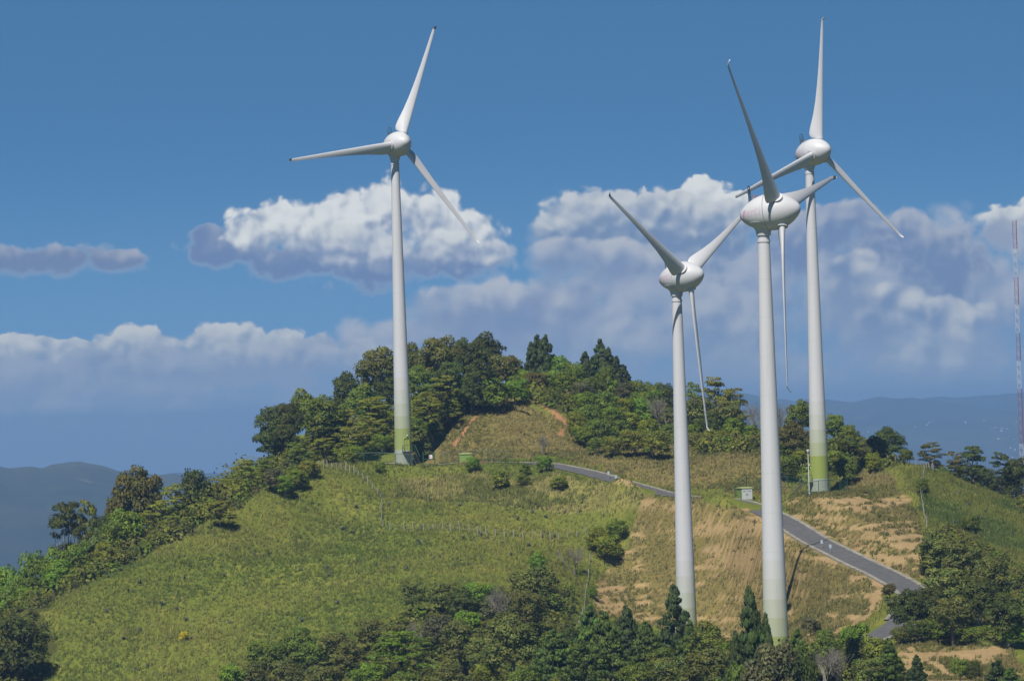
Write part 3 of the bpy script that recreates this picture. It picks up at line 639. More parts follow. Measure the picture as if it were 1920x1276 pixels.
# door, stair and landing on the lone turbine
def tower_r(h): return 1.42 - (1.42 - .635) * (h / 47.5) ** .95
def door_set(tower, ang, h0, mat):
    d = MB(); prof = [(-.42, h0)] + [(-.42, h0 + 1.75)] + [(-.42 * math.cos(a), h0 + 1.75 + .42 * math.sin(a)) for a in np.linspace(.25, math.pi - .25, 7)] + [(.42, h0 + 1.75), (.42, h0)]
    n = len(prof); V = []
    for dy in (.0, .10):
        for (px, pz) in prof: V.append((px, -(math.sqrt(tower_r(pz) ** 2 - px * px) - .05 + dy), pz))
    d.add(V, [tuple(range(n)), tuple(range(n, 2 * n))[::-1]] + [(i, (i + 1) % n, n + (i + 1) % n, n + i) for i in range(n)])
    o = d.build('door', mat, tower); o.rotation_euler = (0, 0, ang)
    f = MB(); pts_ = [(px * 1.12, -(math.sqrt(tower_r(pz) ** 2 - px * px) + .06), pz if i not in (0, n - 1) else pz) for i, (px, pz) in enumerate(prof)]; f.tube(pts_, .06, 6)
    o2 = f.build('door_frame', m_green, tower); o2.rotation_euler = (0, 0, ang)
    lm = MB(); lm.lathe([(0, .05), (.06, .13), (.2, .13), (.26, .03)], 10, 'z', (.12, -(tower_r(h0 + 2.5) + .16), h0 + 2.35)); o3 = lm.build('door_lamp', m_white, tower, True); o3.rotation_euler = (0, 0, ang)
    s = MB(); y0 = -(tower_r(h0) + .0); s.box(-.75, 1.0, y0 - 1.1, y0 + .1, h0 - .12, h0 - .02)
    ns = 7
    for i in range(ns):
        zz = h0 - .12 - (i + 1) * h0 / (ns + 1); s.box(-.75 - (i + 1) * .0 + .25, .95, y0 - 1.1 - (i + 1) * .26, y0 - 1.1 - i * .26, zz, zz + .05)
    for xx in (.25, .95): s.tube([(xx, y0 - 1.1, h0 - .1), (xx, y0 - 1.1 - (ns + .5) * .26, .0)], .05, 6)
    o4 = s.build('landing_stair', m_dark, tower); o4.rotation_euler = (0, 0, ang)
    r_ = MB()
    for (xx, yy) in ((-.72, y0), (-.72, y0 - 1.05), (.97, y0 - 1.05), (.97, y0)): r_.tube([(xx, yy, h0), (xx, yy, h0 + 1.0)], .03, 5)
    r_.tube([(-.72, y0, h0 + 1.0), (-.72, y0 - 1.05, h0 + 1.0), (.2, y0 - 1.05, h0 + 1.0)], .03, 5); r_.tube([(.97, y0, h0 + 1.0), (.97, y0 - 1.05, h0 + 1.0), (.97, y0 - 1.1 - ns * .26, 1.0)], .03, 5)
    o5 = r_.build('railing', m_fgreen, tower); o5.rotation_euler = (0, 0, ang)
door_set(twA, rad(24), 1.85, m_green)
door_set(twB, rad(-78), 1.7, m_green)

# ------------------------------------------------------------------ small built things
m_wood = paint("weathered_post", (.30, .28, .25), .9, .3, 5.0)
m_wire = paint("fence_wire", (.25, .25, .25), .5, .1, 2.0, .7)
m_kiosk = paint("kiosk_grey_doors", (.48, .50, .50), .5, .08)
m_kgreen = paint("kiosk_green", (.17, .27, .06), .55, .12)
m_roofg = paint("kiosk_roof", (.42, .47, .20), .5, .12)
m_sign = paint("sign_white", (.78, .78, .76), .5, .05)
m_signmark = paint("sign_marks", (.55, .12, .12), .5, .05); m_signdk = paint("sign_letters", (.06, .06, .08), .5, .05)
m_marker = paint("marker_blue_grey", (.36, .44, .50), .5, .12)

def rail_fence(name, uys, label, hgt=1.15, wires=3, group='old wire fences on the hill', r=.07, every=None):
    ps = [on(u, Y) for u, Y in uys]; c = ps[0]; t = empty(name, c, 0, label, 'fence', group)
    for i, p in enumerate(ps):
        rr = random.Random(i * 7 + int(c[0] * 10)); hh = hgt * rr.uniform(.85, 1.2); lx, ly = rr.uniform(-.12, .12), rr.uniform(-.1, .1)
        b_ = MB(); q = p - c; b_.tube([(q[0], q[1], q[2] - .4), (q[0] + lx * .5, q[1] + ly * .5, q[2] + hh * .5), (q[0] + lx, q[1] + ly, q[2] + hh)], [r * 1.05, r, r * .9], 7); b_.build('post', m_wood, t)
    w = MB()
    for k_ in range(wires):
        z_ = hgt * (.3 + .28 * k_); w.tube([tuple(p - c + np.array([0, 0, z_])) for p in ps], .012, 4, False)
    w.build('wire', m_wire, t); return t
rail_fence('wire_fence', [(590, 598), (598, 599), (607, 600), (614, 600.5), (623, 601), (631, 601), (640, 601), (648, 600.5), (656, 600), (664, 599), (672, 598), (681, 597), (690, 595.5), (699, 594), (708, 592), (717, 588.5), (716, 585), (715, 582), (718, 579)],
           'weathered post and wire fence curving over the grassy crest left of the lone turbine')
rail_fence('wire_fence', [(731, 577), (758, 576), (775, 575.5), (794, 575), (812, 574), (829, 573.5), (845, 573), (862, 572.5), (880, 572), (896, 571.5), (912, 571), (929, 570.5), (946, 570), (963, 570), (981, 570), (998, 570.5), (1015, 571), (1032, 571.5), (1048, 572), (1065, 573), (1082, 574), (1099, 575), (1118, 575), (1131, 574)],
           'long pasture fence of pale leaning posts crossing the green slope below the track')
rail_fence('wire_fence', [(1106, 566.5), (1104, 561), (1101, 555), (1098, 551), (1096, 546.5), (1093, 542), (1090, 537.5), (1088, 533), (1085, 528), (1082, 523.5)],
           'line of grey fence posts seen end on beside the bare dead tree', 1.2)
rail_fence('wire_fence', [(1632, 588), (1650, 590), (1665, 591.5), (1680, 593), (1693, 593.5), (1706, 594), (1717, 594.5), (1728, 594.5), (1737, 594), (1743, 592), (1747, 590), (1750, 588)],
           'row of pale fence posts on the skyline at the right edge of the dry knoll', 1.25)
rail_fence('wire_fence', [(1734, 586), (1731, 582), (1728, 578.5), (1726, 575), (1727, 571.5), (1728, 568), (1730, 564.5), (1731, 561), (1733, 558), (1735, 555), (1737, 552), (1738, 549)],
           'wavy grey line of fence posts running down the green slope right of the dry knoll', 1.15)

def mesh_fence(uys, label, hgt=1.9, gate=None, sign=None):
    ps = [on(u, Y) for u, Y in uys]; c = ps[0]; t = empty('mesh_fence', c, 0, label, 'fence', 'green mesh fences round the turbine yards')
    for p in ps:
        q = p - c; b_ = MB(); b_.tube([(q[0], q[1], q[2] - .3), (q[0], q[1], q[2] + hgt)], .05, 6); b_.build('post', m_fgreen, t)
    for a, b2 in zip(ps[:-1], ps[1:]):
        a = a - c; b2 = b2 - c; L = np.linalg.norm(b2 - a); w = MB(); up = np.array([0, 0, 1.0])
        for z_ in np.linspace(.08, hgt - .04, 9): w.tube([tuple(a + up * z_), tuple(b2 + up * z_)], .011, 3, False)
        for s_ in np.arange(.2, L, .22): q = a + (b2 - a) * s_ / L; w.tube([tuple(q + up * .08), tuple(q + up * (hgt - .04))], .009, 3, False)
        w.tube([tuple(a + up * hgt), tuple(b2 + up * hgt)], .03, 5); w.build('mesh_panel', m_fgreen, t)
    if gate:
        a = on(*gate[0]) - c; b2 = on(*gate[1]) - c; g = MB(); up = np.array([0, 0, 1.0])
        for q in (a, b2): g.tube([tuple(q), tuple(q + up * (hgt + .35))], .075, 8)
        for z_ in (.15, 1.0, hgt): g.tube([tuple(a + up * z_), tuple(b2 + up * z_)], .035, 6)
        g.tube([tuple(a + up * .15), tuple(b2 + up * hgt)], .025, 5); g.build('gate', m_fgreen, t)
    if sign:
        q = on(*sign) - c; s = MB(); y = -.09; s.box(q[0] - .26, q[0] + .26, q[1] + y - .03, q[1] + y, q[2] + 1.05, q[2] + 1.62); so_ = s.build('sign_board', m_sign, t)
        l = MB(); l.box(q[0] - .2, q[0] - .08, q[1] + y - .036, q[1] + y - .0305, q[2] + 1.14, q[2] + 1.5); l.build('sign_mark', m_signdk, so_)
        l = MB(); l.box(q[0] + .0, q[0] + .17, q[1] + y - .036, q[1] + y - .0305, q[2] + 1.16, q[2] + 1.22); l.box(q[0] + .0, q[0] + .17, q[1] + y - .036, q[1] + y - .0305, q[2] + 1.28, q[2] + 1.34); l.build('sign_mark', m_signmark, so_)
    return t
mesh_fence([(652, 608.5), (682, 607.8), (712, 607.4), (742, 607), (772, 607)], 'green mesh fence in front of the lone turbine, left of its gate', 1.75)
mesh_fence([(815, 613.2), (840, 613.4), (865, 614.5), (890, 614.5), (915, 614.2), (940, 613.5), (958, 612.5)], 'green mesh fence right of the gate, behind the small green kiosk', 1.8, ((794, 612.9), (815, 613.1)), (808, 612.9))
mesh_fence([(1378, 575), (1400, 579.5), (1425, 580.5), (1450, 581.3), (1478, 581.5), (1502, 580)], 'green mesh fence behind the grey doored kiosk near the rear turbine', 1.9)
mesh_fence([(1512, 564.5), (1535, 565.2), (1556, 567), (1575, 571), (1590, 577)], 'green mesh fence around the foot of the rear turbine, behind dry grass', 2.0)

def kiosk(u, Y, w, d, h, doors, label, rz=0.0):
    p = on(u, Y); t = empty('kiosk', p, rz, label, 'kiosk', 'electrical kiosks beside the track')
    b_ = MB(); b_.box(-w / 2, w / 2, -d / 2, d / 2, -.4, h); b_.build('cabinet', m_kgreen, t)
    r = MB(); r.box(-w / 2 - .12, w / 2 + .12, -d / 2 - .12, d / 2 + .12, h + .003, h + .1); r.box(-w / 2 + .1, w / 2 - .1, -d / 2 + .1, d / 2 - .1, h + .1, h + .17); r.build('roof', m_roofg, t)
    if doors:
        for i in range(2):
            dm = MB(); x0 = -w / 2 + .08 + i * (w - .16) / 2; x1 = x0 + (w - .16) / 2 - .03; dm.box(x0, x1, -d / 2 - .035, -d / 2 - .003, .12, h - .08); dd = dm.build('door', m_kiosk, t)
            v = MB()
            for z_ in (.0, .07, .14): v.box(x0 + .15, x1 - .15, -d / 2 - .045, -d / 2 - .0365, h * .72 + z_, h * .72 + z_ + .03)
            v.build('vent', m_metal, dd)
            hd = MB(); xx = x1 - .1 if i == 0 else x0 + .1; hd.box(xx - .03, xx + .03, -d / 2 - .07, -d / 2 - .0365, h * .42, h * .56); hd.build('handle', m_dark, dd)
    return t
kiosk(873, 611.6, 1.85, 1.2, 1.35, False, 'low green kiosk with pale roof behind the round tree on the track edge')
kiosk(1397, 573, 1.75, 2.2, 1.75, True, 'kiosk with two grey doors and green side beside the road bend', rad(14))

# lamp post by the rear turbine
p = on(1517.5, 565.5); t = empty('lamp_post', p, 0, 'slim white lamp post standing in front of the rear turbine foot', 'lamp post')
b_ = MB(); b_.tube([(0, 0, -.3), (0, 0, 2.5), (0, 0, 6.1)], [.10, .085, .065], 10); b_.build('pole', m_white, t, True)
b_ = MB(); b_.lathe([(-.05, .2), (.02, .2), (.3, .14), (.45, .12)], 10); b_.build('base', m_white, t)
b_ = MB(); b_.lathe([(6.1, .07), (6.15, .16), (6.25, .17), (6.38, .20), (6.5, .26), (6.58, .24), (6.63, .05)], 14); b_.build('lamp_head', m_white, t, True)
b_ = MB(); b_.lathe([(6.17, .175), (6.24, .185)], 14); b_.build('lamp_collar', m_dark, t)

# little marker posts along the road
for (u, Y, h, lab) in ((1141, 589, 1.15, 'highest of three blue grey marker posts above the track'), (1155, 586.5, 1.05, 'middle one of three blue grey marker posts above the track'), (1171, 584.5, 1.15, 'lowest, palest of three blue grey marker posts above the track'),
                       (1541, 537.2, 1.15, 'upper of two pale marker posts on the lower kerb of the road'), (1557, 533.5, 1.15, 'lower of two pale marker posts on the lower kerb of the road')):
    p = on(u, Y); t = empty('marker_post', p, 0, lab, 'marker post', 'marker posts beside the road')
    b_ = MB(); b_.box(-.06, .06, -.04, .04, -.3, h); b_.build('post', m_metal, t)
    b_ = MB(); b_.box(-.17, .17, -.075, -.045, h - .48, h + .02); b_.build('reflector_plate', m_marker, t)

# culvert head wall on the inside of the bend
p = on(1672, 494); t = empty('culvert_wall', p, rad(12), 'pale concrete culvert block at the inside of the road bend', 'culvert')
b_ = MB(); b_.box(-.5, .5, -.9, .9, -.6, .55); b_.build('concrete_block', m_conc, t)
b_ = MB(); b_.box(-.56, .56, -.96, .96, .552, .68); b_.build('coping', m_conc, t)
b_ = MB(); b_.box(-.62, .62, -1.05, -.965, -.5, .05); b_.build('drain_mouth', m_dark, t)

# lattice mast at the right edge
m_mred = paint("mast_red", (.24, .07, .085), .55, .1); m_mwhite = paint("mast_white", (.50, .51, .54), .55, .08)
mp_ = P(1921.5, 955, 655); mzt = P(1902, 412, 655)[2]; mz0 = h1(mp_[0], mp_[1]); t = empty('lattice_mast', (mp_[0] - .1, mp_[1], mz0), 0, 'tall red and white lattice mast at the right edge behind the trees', 'mast')
zs = [mz0 - .0]; cuts = [P(1910, v, 655)[2] for v in (935, 831, 728, 676, 623.5, 570.5, 518.5, 465.5)] + [mzt]; tri = [(.42 * math.cos(a), .42 * math.sin(a)) for a in (rad(-90 + 18), rad(30 + 18), rad(150 + 18))]
cuts = [mz0] + [c for c in cuts]; colr = 1
for i, (za, zb) in enumerate(zip(cuts[:-1], cuts[1:])):
    b_ = MB(); za -= mz0; zb -= mz0
    for q in tri: b_.tube([(q[0], q[1], za), (q[0], q[1], zb)], .03, 5)
    n_s = max(1, int((zb - za) / .75)); hs = np.linspace(za, zb, n_s + 1)
    for j in range(n_s):
        for e in range(3):
            a, c_ = tri[e], tri[(e + 1) % 3]
            if j % 2: a, c_ = c_, a
            b_.tube([(*a, hs[j]), (*c_, hs[j + 1])], .022, 4, False); b_.tube([(*a, hs[j]), (*c_, hs[j])], .018, 4, False)
    white = i in (1, 3, 5, 7) if False else (i % 2 == 1)
    b_.build('mast_section', m_mwhite if white else m_mred, t)

# three birds far out in the open sky
m_bird = paint("bird_dark", (.02, .02, .022), .8)
def bird(u, v, Y, s, lab, bank):
    p = P(u, v, Y); t = empty('bird', p, rad(20), lab, 'bird', 'dark birds gliding over the valley'); 
    b_ = MB(); b_.lathe([(-.26, .01), (-.2, .05), (-.05, .085), (.1, .08), (.2, .05), (.24, .055), (.3, .035), (.36, .006)], 10, 'x'); V = b_.v; o = b_.build('body', m_bird, t, True); o.scale = (s, s, s)
    w = MB()
    for sd in (1, -1):
        st = [(0, .1, -.08, .02), (.25, .12, -.08, .09), (.5, .10, -.07, .13), (.75, .04, -.06, .12), (.95, -.03, -.07, .09)]
        V = []; 
        for (yy, le, te, zz) in st: V += [(le, sd * yy, zz + .012), (te, sd * yy, zz + .006), (te, sd * yy, zz - .004), (le, sd * yy, zz - .012)]
        F = [(4 * i + j, 4 * i + (j + 1) % 4, 4 * i + 4 + (j + 1) % 4, 4 * i + 4 + j) for i in range(4) for j in range(4)] + [(0, 1, 2, 3), (16, 17, 18, 19)]; w.add(V, F)
    w.add([(-.24, -.03, 0), (-.24, .03, 0), (-.42, .1, 0), (-.42, -.1, 0), (-.24, -.03, .015), (-.24, .03, .015), (-.42, .1, .01), (-.42, -.1, .01)], [(0, 1, 2, 3), (4, 7, 6, 5), (0, 4, 5, 1), (1, 5, 6, 2), (2, 6, 7, 3), (3, 7, 4, 0)])
    o = w.build('wings', m_bird, t); o.scale = (s, s, s); t.rotation_euler = (bank, rad(6), rad(25))
bird(519, 304.5, 700, .36, 'tiny dark bird level with the left turbine blade tip', rad(8))
bird(267, 529, 760, .33, 'higher of two tiny dark birds under the small left cloud', rad(-12))
bird(287, 546, 760, .36, 'lower of two tiny dark birds under the small left cloud', rad(10))

# white houses far off on the blue range
m_wall = paint("far_house_wall", (.75, .73, .70), .8, .05); m_hroof = paint("far_house_roof", (.45, .42, .42), .7, .1)
hm = MB(); hm.box(-7, 7, -5, 5, -4, 5); rm = MB(); rm.add([(-8, -6, 5.01), (8, -6, 5.01), (8, 6, 5.01), (-8, 6, 5.01), (-8, 0, 9), (8, 0, 9)], [(0, 3, 2, 1), (0, 1, 5, 4), (2, 3, 4, 5), (0, 4, 3), (1, 2, 5)])
HOUSES = [(1716, 800), (1738, 797), (1741, 794), (1744, 791), (1749, 789), (1860, 803), (1866, 802), (1876, 804), (1880, 803), (1889, 804), (1878, 808), (1872, 823), (1893, 818), (1901, 824), (1906, 790), (1903, 843), (1895, 840), (1888, 852), (1830, 838), (1826, 841), (1628, 810), (1810, 792), (1845, 788), (1915, 835), (1899, 858)]
proto = None; far_ob = bpy.data.objects['far_hills']
from mathutils.bvhtree import BVHTree
fb = BVHTree.FromPolygons([v.co for v in far_ob.data.vertices], [tuple(p.vertices) for p in far_ob.data.polygons])
for (u, v) in HOUSES:
    d = Vector(P(u, v, 1000)).normalized(); hit = fb.ray_cast(Vector((0, 0, 0)), d)
    if hit[0] is None: continue
    if proto is None:
        proto = empty('house', hit[0], 0, 'tiny white house among scattered ones on the far blue range at right', 'house', 'white houses scattered over the far blue range')
        hm.build('wall', m_wall, proto); rm.build('roof', m_hroof, proto); o = proto
    else:
        o = proto.copy(); col.objects.link(o); o.location = hit[0]
        for ch in list(proto.children):
            c_ = ch.copy(); c_.parent = o; col.objects.link(c_)
    s = hit[0].length / 9000 * random.uniform(.15, .32); o.scale = (s, s, s); o.rotation_euler = (0, 0, random.uniform(-.6, .6))

# ------------------------------------------------------------------ trees and shrubs
def leaf_mat(name, c, var=.35, trans=.3):
    m_, k, out = new_mat(name); at = k.n.new('ShaderNodeVertexColor'); at.layer_name = 'tint'; oi = k.n.new('ShaderNodeObjectInfo')
    cc = k.mix(1.0, c4(c), at.outputs[0], 'MULTIPLY')
    hs = k.node('ShaderNodeHueSaturation', {'Hue': k.m('ADD', .485, k.m('MULTIPLY', oi.outputs['Random'], .03)), 'Saturation': 1.0, 'Value': k.m('ADD', .85, k.m('MULTIPLY', oi.outputs['Random'], .3)), 'Color': cc})
    an = k.n.new('ShaderNodeAttribute'); an.attribute_name = 'puff'; vt = k.node('ShaderNodeVectorTransform', {'Vector': an.outputs['Vector']}, vector_type='NORMAL', convert_from='OBJECT', convert_to='WORLD')
    ge = k.n.new('ShaderNodeNewGeometry'); nn = k.vm('NORMALIZE', k.vm('ADD', vt.outputs[0], k.vm('MULTIPLY', ge.outputs['Normal'], (.45, .45, .45))))
    b = k.node('ShaderNodeBsdfPrincipled', {'Base Color': hs.outputs[0], 'Roughness': .6, 'Normal': nn}); b.inputs['Specular IOR Level'].default_value = .2
    tr = k.node('ShaderNodeBsdfTranslucent', {'Color': k.mix(1.0, hs.outputs[0], (1.3, 1.5, .6, 1), 'MULTIPLY')})
    mx = k.n.new('ShaderNodeMixShader'); mx.inputs[0].default_value = trans; k.l.new(b.outputs[0], mx.inputs[1]); k.l.new(tr.outputs[0], mx.inputs[2]); k.l.new(mx.outputs[0], out.inputs[0]); return m_
LM = {'dark': leaf_mat("leaves_dark", (.074, .095, .020)), 'mid': leaf_mat("leaves_mid", (.130, .170, .025)), 'olive': leaf_mat("leaves_olive", (.185, .200, .030)),
      'bright': leaf_mat("leaves_bright", (.145, .212, .022)), 'lime': leaf_mat("leaves_lime", (.190, .215, .022)), 'bronze': leaf_mat("leaves_bronze", (.122, .112, .029)),
      'cyp': leaf_mat("cypress_dark", (.048, .074, .016), trans=.1), 'cypg': leaf_mat("cypress_green", (.095, .150, .022), trans=.2), 'greyg': leaf_mat("leaves_grey_green", (.125, .130, .060)),
      'blue': leaf_mat("agave_leaves", (.13, .15, .15), trans=.1), 'drab': leaf_mat("leaves_drab", (.135, .150, .036)), 'yellow': leaf_mat("leaves_yellow", (.55, .47, .03)), 'pink': leaf_mat("twigs_pinkish", (.19, .155, .115), trans=.1)}
ADJ = {'yellow': 'bright yellow', 'dark': 'dark green', 'mid': 'green', 'olive': 'olive green', 'bright': 'bright green', 'lime': 'yellow green', 'bronze': 'brownish', 'cyp': 'dark', 'cypg': 'green', 'greyg': 'grey green', 'drab': 'drab olive', 'pink': 'pale brownish', 'twig': 'bare grey', 'blue': 'blue grey'}
m_bark = paint("bark", (.13, .105, .08), .9, .35, 4.0); m_pale = paint("pale_bark", (.34, .31, .27), .85, .25, 3.0); m_twig = paint("bare_twigs", (.21, .19, .16), .9, .3, 3.0)

def set_vec(me, name, N):
    a = me.attributes.new(name, 'FLOAT_VECTOR', 'POINT'); a.data.foreach_set('vector', np.asarray(N, np.float32).ravel())
def crown_mesh(name, clumps, ls, seed, up=.35, long=1.0, gap=0.0, upright=False):
    r = np.random.default_rng(seed); V = []; T = []; PN = []
    for (c, rr, n) in clumps:
        d = r.normal(size=(n, 3)); d /= np.linalg.norm(d, axis=1)[:, None]; d[:, 2] = np.where(d[:, 2] < -.35, -d[:, 2] * .6, d[:, 2]); d /= np.linalg.norm(d, axis=1)[:, None]
        rad_ = r.uniform(.62, 1.06, (n, 1)) ; p = np.asarray(c) + d * np.asarray(rr) * rad_
        nr = d + np.array([0, 0, up]) + r.normal(size=(n, 3)) * .55; nr /= np.linalg.norm(nr, axis=1)[:, None]
        a = np.cross(nr, r.normal(size=(n, 3))); a /= np.linalg.norm(a, axis=1)[:, None]
        if upright: a = d * .6 + np.array([0, 0, .7]) + r.normal(size=(n, 3)) * .25; a /= np.linalg.norm(a, axis=1)[:, None]; nr = np.cross(a, r.normal(size=(n, 3))); nr /= np.linalg.norm(nr, axis=1)[:, None]
        b = np.cross(nr, a); s = ls * r.uniform(.6, 1.35, (n, 1)); al = a * s * long; bl = b * s * .72
        q = np.stack([p - al, p - bl * .9 + al * .1, p + al, p + bl * .9 + al * .1], 1); V.append(q.reshape(-1, 3))
        ct = r.uniform(.75, 1.25); t = ct * r.uniform(.65, 1.4, n); hue = r.uniform(-.12, .12, n) + r.uniform(-.1, .1)
        C = np.stack([t * (1 + hue), t, t * (1 - hue * .5)], 1); T.append(np.repeat(C, 4, axis=0))
        wn = d * .85 + (p - np.array([0, 0, .45])) * .9 + np.array([0, 0, .25]); wn /= np.linalg.norm(wn, axis=1)[:, None]; PN.append(np.repeat(wn, 4, axis=0))
    V = np.concatenate(V); T = np.concatenate(T); F = np.arange(len(V)).reshape(-1, 4)
    me = np_mesh(name, V, F); set_col(me, 'tint', np.clip(T, .2, 2.2)); set_vec(me, 'puff', np.concatenate(PN)); return me

def trunk_mesh(name, tips, seed, r0=.035, base=-.12, fork=.35):
    rr = random.Random(seed); b_ = MB()
    lean = (rr.uniform(-.05, .05), rr.uniform(-.05, .05)); top = (lean[0], lean[1], fork)
    b_.tube([(0, 0, base), (lean[0] * .3, lean[1] * .3, fork * .4), top], [r0 * 1.35, r0, r0 * .8], 7)
    for t in tips:
        mid = tuple(top[i] * .45 + t[i] * .55 + rr.uniform(-.05, .05) for i in range(3)); b_.tube([(top[0] * .9, top[1] * .9, top[2] * .92), mid, t], [r0 * .62, r0 * .36, r0 * .12], 5)
    me = mesh(name, b_.v, b_.f); me.polygons.foreach_set('use_smooth', [True] * len(me.polygons)); return me

PROTO = {}
def shell_clumps(r, n, zc, rx, rz, cr, nl, zmin=.0):
    out = []; k_ = 0
    while len(out) < n and k_ < 900:
        k_ += 1; d = r.normal(size=3); d /= np.linalg.norm(d)
        if d[2] < -.55: continue
        f = r.uniform(.62, 1.0) * r.uniform(.86, 1.08); c = np.array([d[0] * rx * f, d[1] * rx * f, zc + d[2] * rz * f])
        if c[2] < zmin: continue
        q = cr * r.uniform(.62, 1.3)
        if any(np.linalg.norm((c - o[0]) / np.array([1, 1, .8])) < (q + o[1][0]) * .42 for o in out): continue
        out.append((c, np.array([q, q, q * r.uniform(.65, .95)]), int(nl * (q / cr) ** 2)))
    return out
for i in range(4):
    r = np.random.default_rng(100 + i); cl = shell_clumps(r, 46, .54, .38, .42, .13, 150, .07)
    cl.append((np.array([0, 0, .5]), np.array([.30, .30, .34]), 600))
    PROTO['broad', i] = (crown_mesh("broadleaf_crown", cl, .0215, 10 + i), trunk_mesh("broadleaf_trunk", [tuple(c[0] * .8 + np.array([0, 0, .1])) for c in cl[:7]], i), (.94, .94))
for i in range(3):
    r = np.random.default_rng(200 + i); cl = shell_clumps(r, 26, .42, .39, .42, .16, 145, .03)
    cl.append((np.array([0, 0, .35]), np.array([.34, .34, .3]), 420))
    PROTO['bush', i] = (crown_mesh("shrub_crown", cl, .026, 30 + i), trunk_mesh("shrub_stem", [tuple(c[0] * .8) for c in cl[:5]], i + 20, .025, -.15, .2), (.98, .95))
for i in range(3):                                       # flat layered crowns swept by the wind
    r = np.random.default_rng(300 + i); cl = []
    for j in range(52):
        lay = r.uniform(.12, .94) ** .7; rad_ = (.46 - .30 * max(0, lay - .6) / .4) * math.sqrt(r.uniform(.05, 1)); a = r.uniform(0, 6.283)
        q = r.uniform(.085, .15); cl.append((np.array([rad_ * math.cos(a) + (lay - .7) * .1, rad_ * math.sin(a), lay + r.normal() * .03 - .10 * (rad_ / .46) ** 2]), np.array([q, q, q * r.uniform(.34, .55)]), int(125 * (q / .13) ** 2)))
    PROTO['umbrella', i] = (crown_mesh("layered_crown", cl, .020, 50 + i, up=.9), trunk_mesh("layered_trunk", [tuple(c[0]) for c in cl[:10]], i + 40, .028, -.12, .28), (1.05, .95))
for i in range(3):                                       # cypress: drooping sprays in a ragged cone
    r = np.random.default_rng(400 + i); cl = []
    for j in range(130):
        z = 1 - r.uniform(0, 1) ** .60 * .98 if j > 8 else .975 - j * .022; w = (1 - z) ** .78 * .41 * r.uniform(.55, 1.08); a = r.uniform(0, 6.283)
        q = .034 + .075 * (1 - z) * r.uniform(.7, 1.2); cl.append((np.array([w * math.cos(a), w * math.sin(a), max(.03, z - .02)]), np.array([q, q, q * .75]), int(24 + 74 * (q / .08) ** 1.6)))
    for z in np.linspace(.06, .8, 9): cl.append((np.array([0, 0, z]), np.array([.33, .33, .10]) * ((1 - z) ** .8 * .95 + .06), 110))
    PROTO['conifer', i] = (crown_mesh("cypress_crown", cl, .022, 70 + i, up=.15, long=1.25, upright=True), trunk_mesh("cypress_trunk", [(0, 0, .93)], i + 60, .02, -.1, .5), (.95, 1.0))
for i in range(2):                                       # leafless
    rr = random.Random(500 + i); b_ = MB(); tw = MB()
    def grow(p, d, L, rd, lv, mb):
        q = p + d * L; m_ = p + d * L * .5 + Vector((rr.uniform(-1, 1), rr.uniform(-1, 1), rr.uniform(-1, 1))) * L * .1
        (b_ if lv < 2 else tw).tube([p, m_, q], [rd, rd * .8, rd * .6], 5 if lv < 2 else 4, False)
        if lv < 5:
            for _ in range(rr.choice([2, 3, 3]) if lv < 4 else 3):
                d2 = (d + Vector((rr.uniform(-1, 1), rr.uniform(-1, 1), rr.uniform(-.35, .75))) * .75).normalized(); grow(q if rr.random() < .7 else m_, d2, L * rr.uniform(.6, .85), rd * .6, lv + 1, mb)
    for s in range(4): grow(Vector((rr.uniform(-.05, .05), rr.uniform(-.05, .05), -.08)), Vector((rr.uniform(-.5, .5), rr.uniform(-.5, .5), 1)).normalized(), .27, .020, 0, b_)
    mz = max(v[2] for v in tw.v); mx_ = max(max(abs(v[0]), abs(v[1])) for v in tw.v) * 2
    PROTO['bare', i] = (mesh("bare_branches", tw.v, tw.f), mesh("bare_trunk", b_.v, b_.f), (mx_ * .9, mz))
KN = {'broad': 'tree', 'bush': 'shrub', 'umbrella': 'flat layered tree', 'conifer': 'cypress', 'bare': 'leafless tree'}
KO = {'broad': 'broadleaf_tree', 'bush': 'shrub', 'umbrella': 'layered_tree', 'conifer': 'cypress_tree', 'bare': 'leafless_tree'}
GRP = {'broad': 'broadleaf trees on the hill', 'bush': 'shrubs on the hill', 'umbrella': 'flat layered trees on the hillside', 'conifer': 'cypress trees', 'bare': 'leafless trees'}
CNT = {}; LABELS = {}
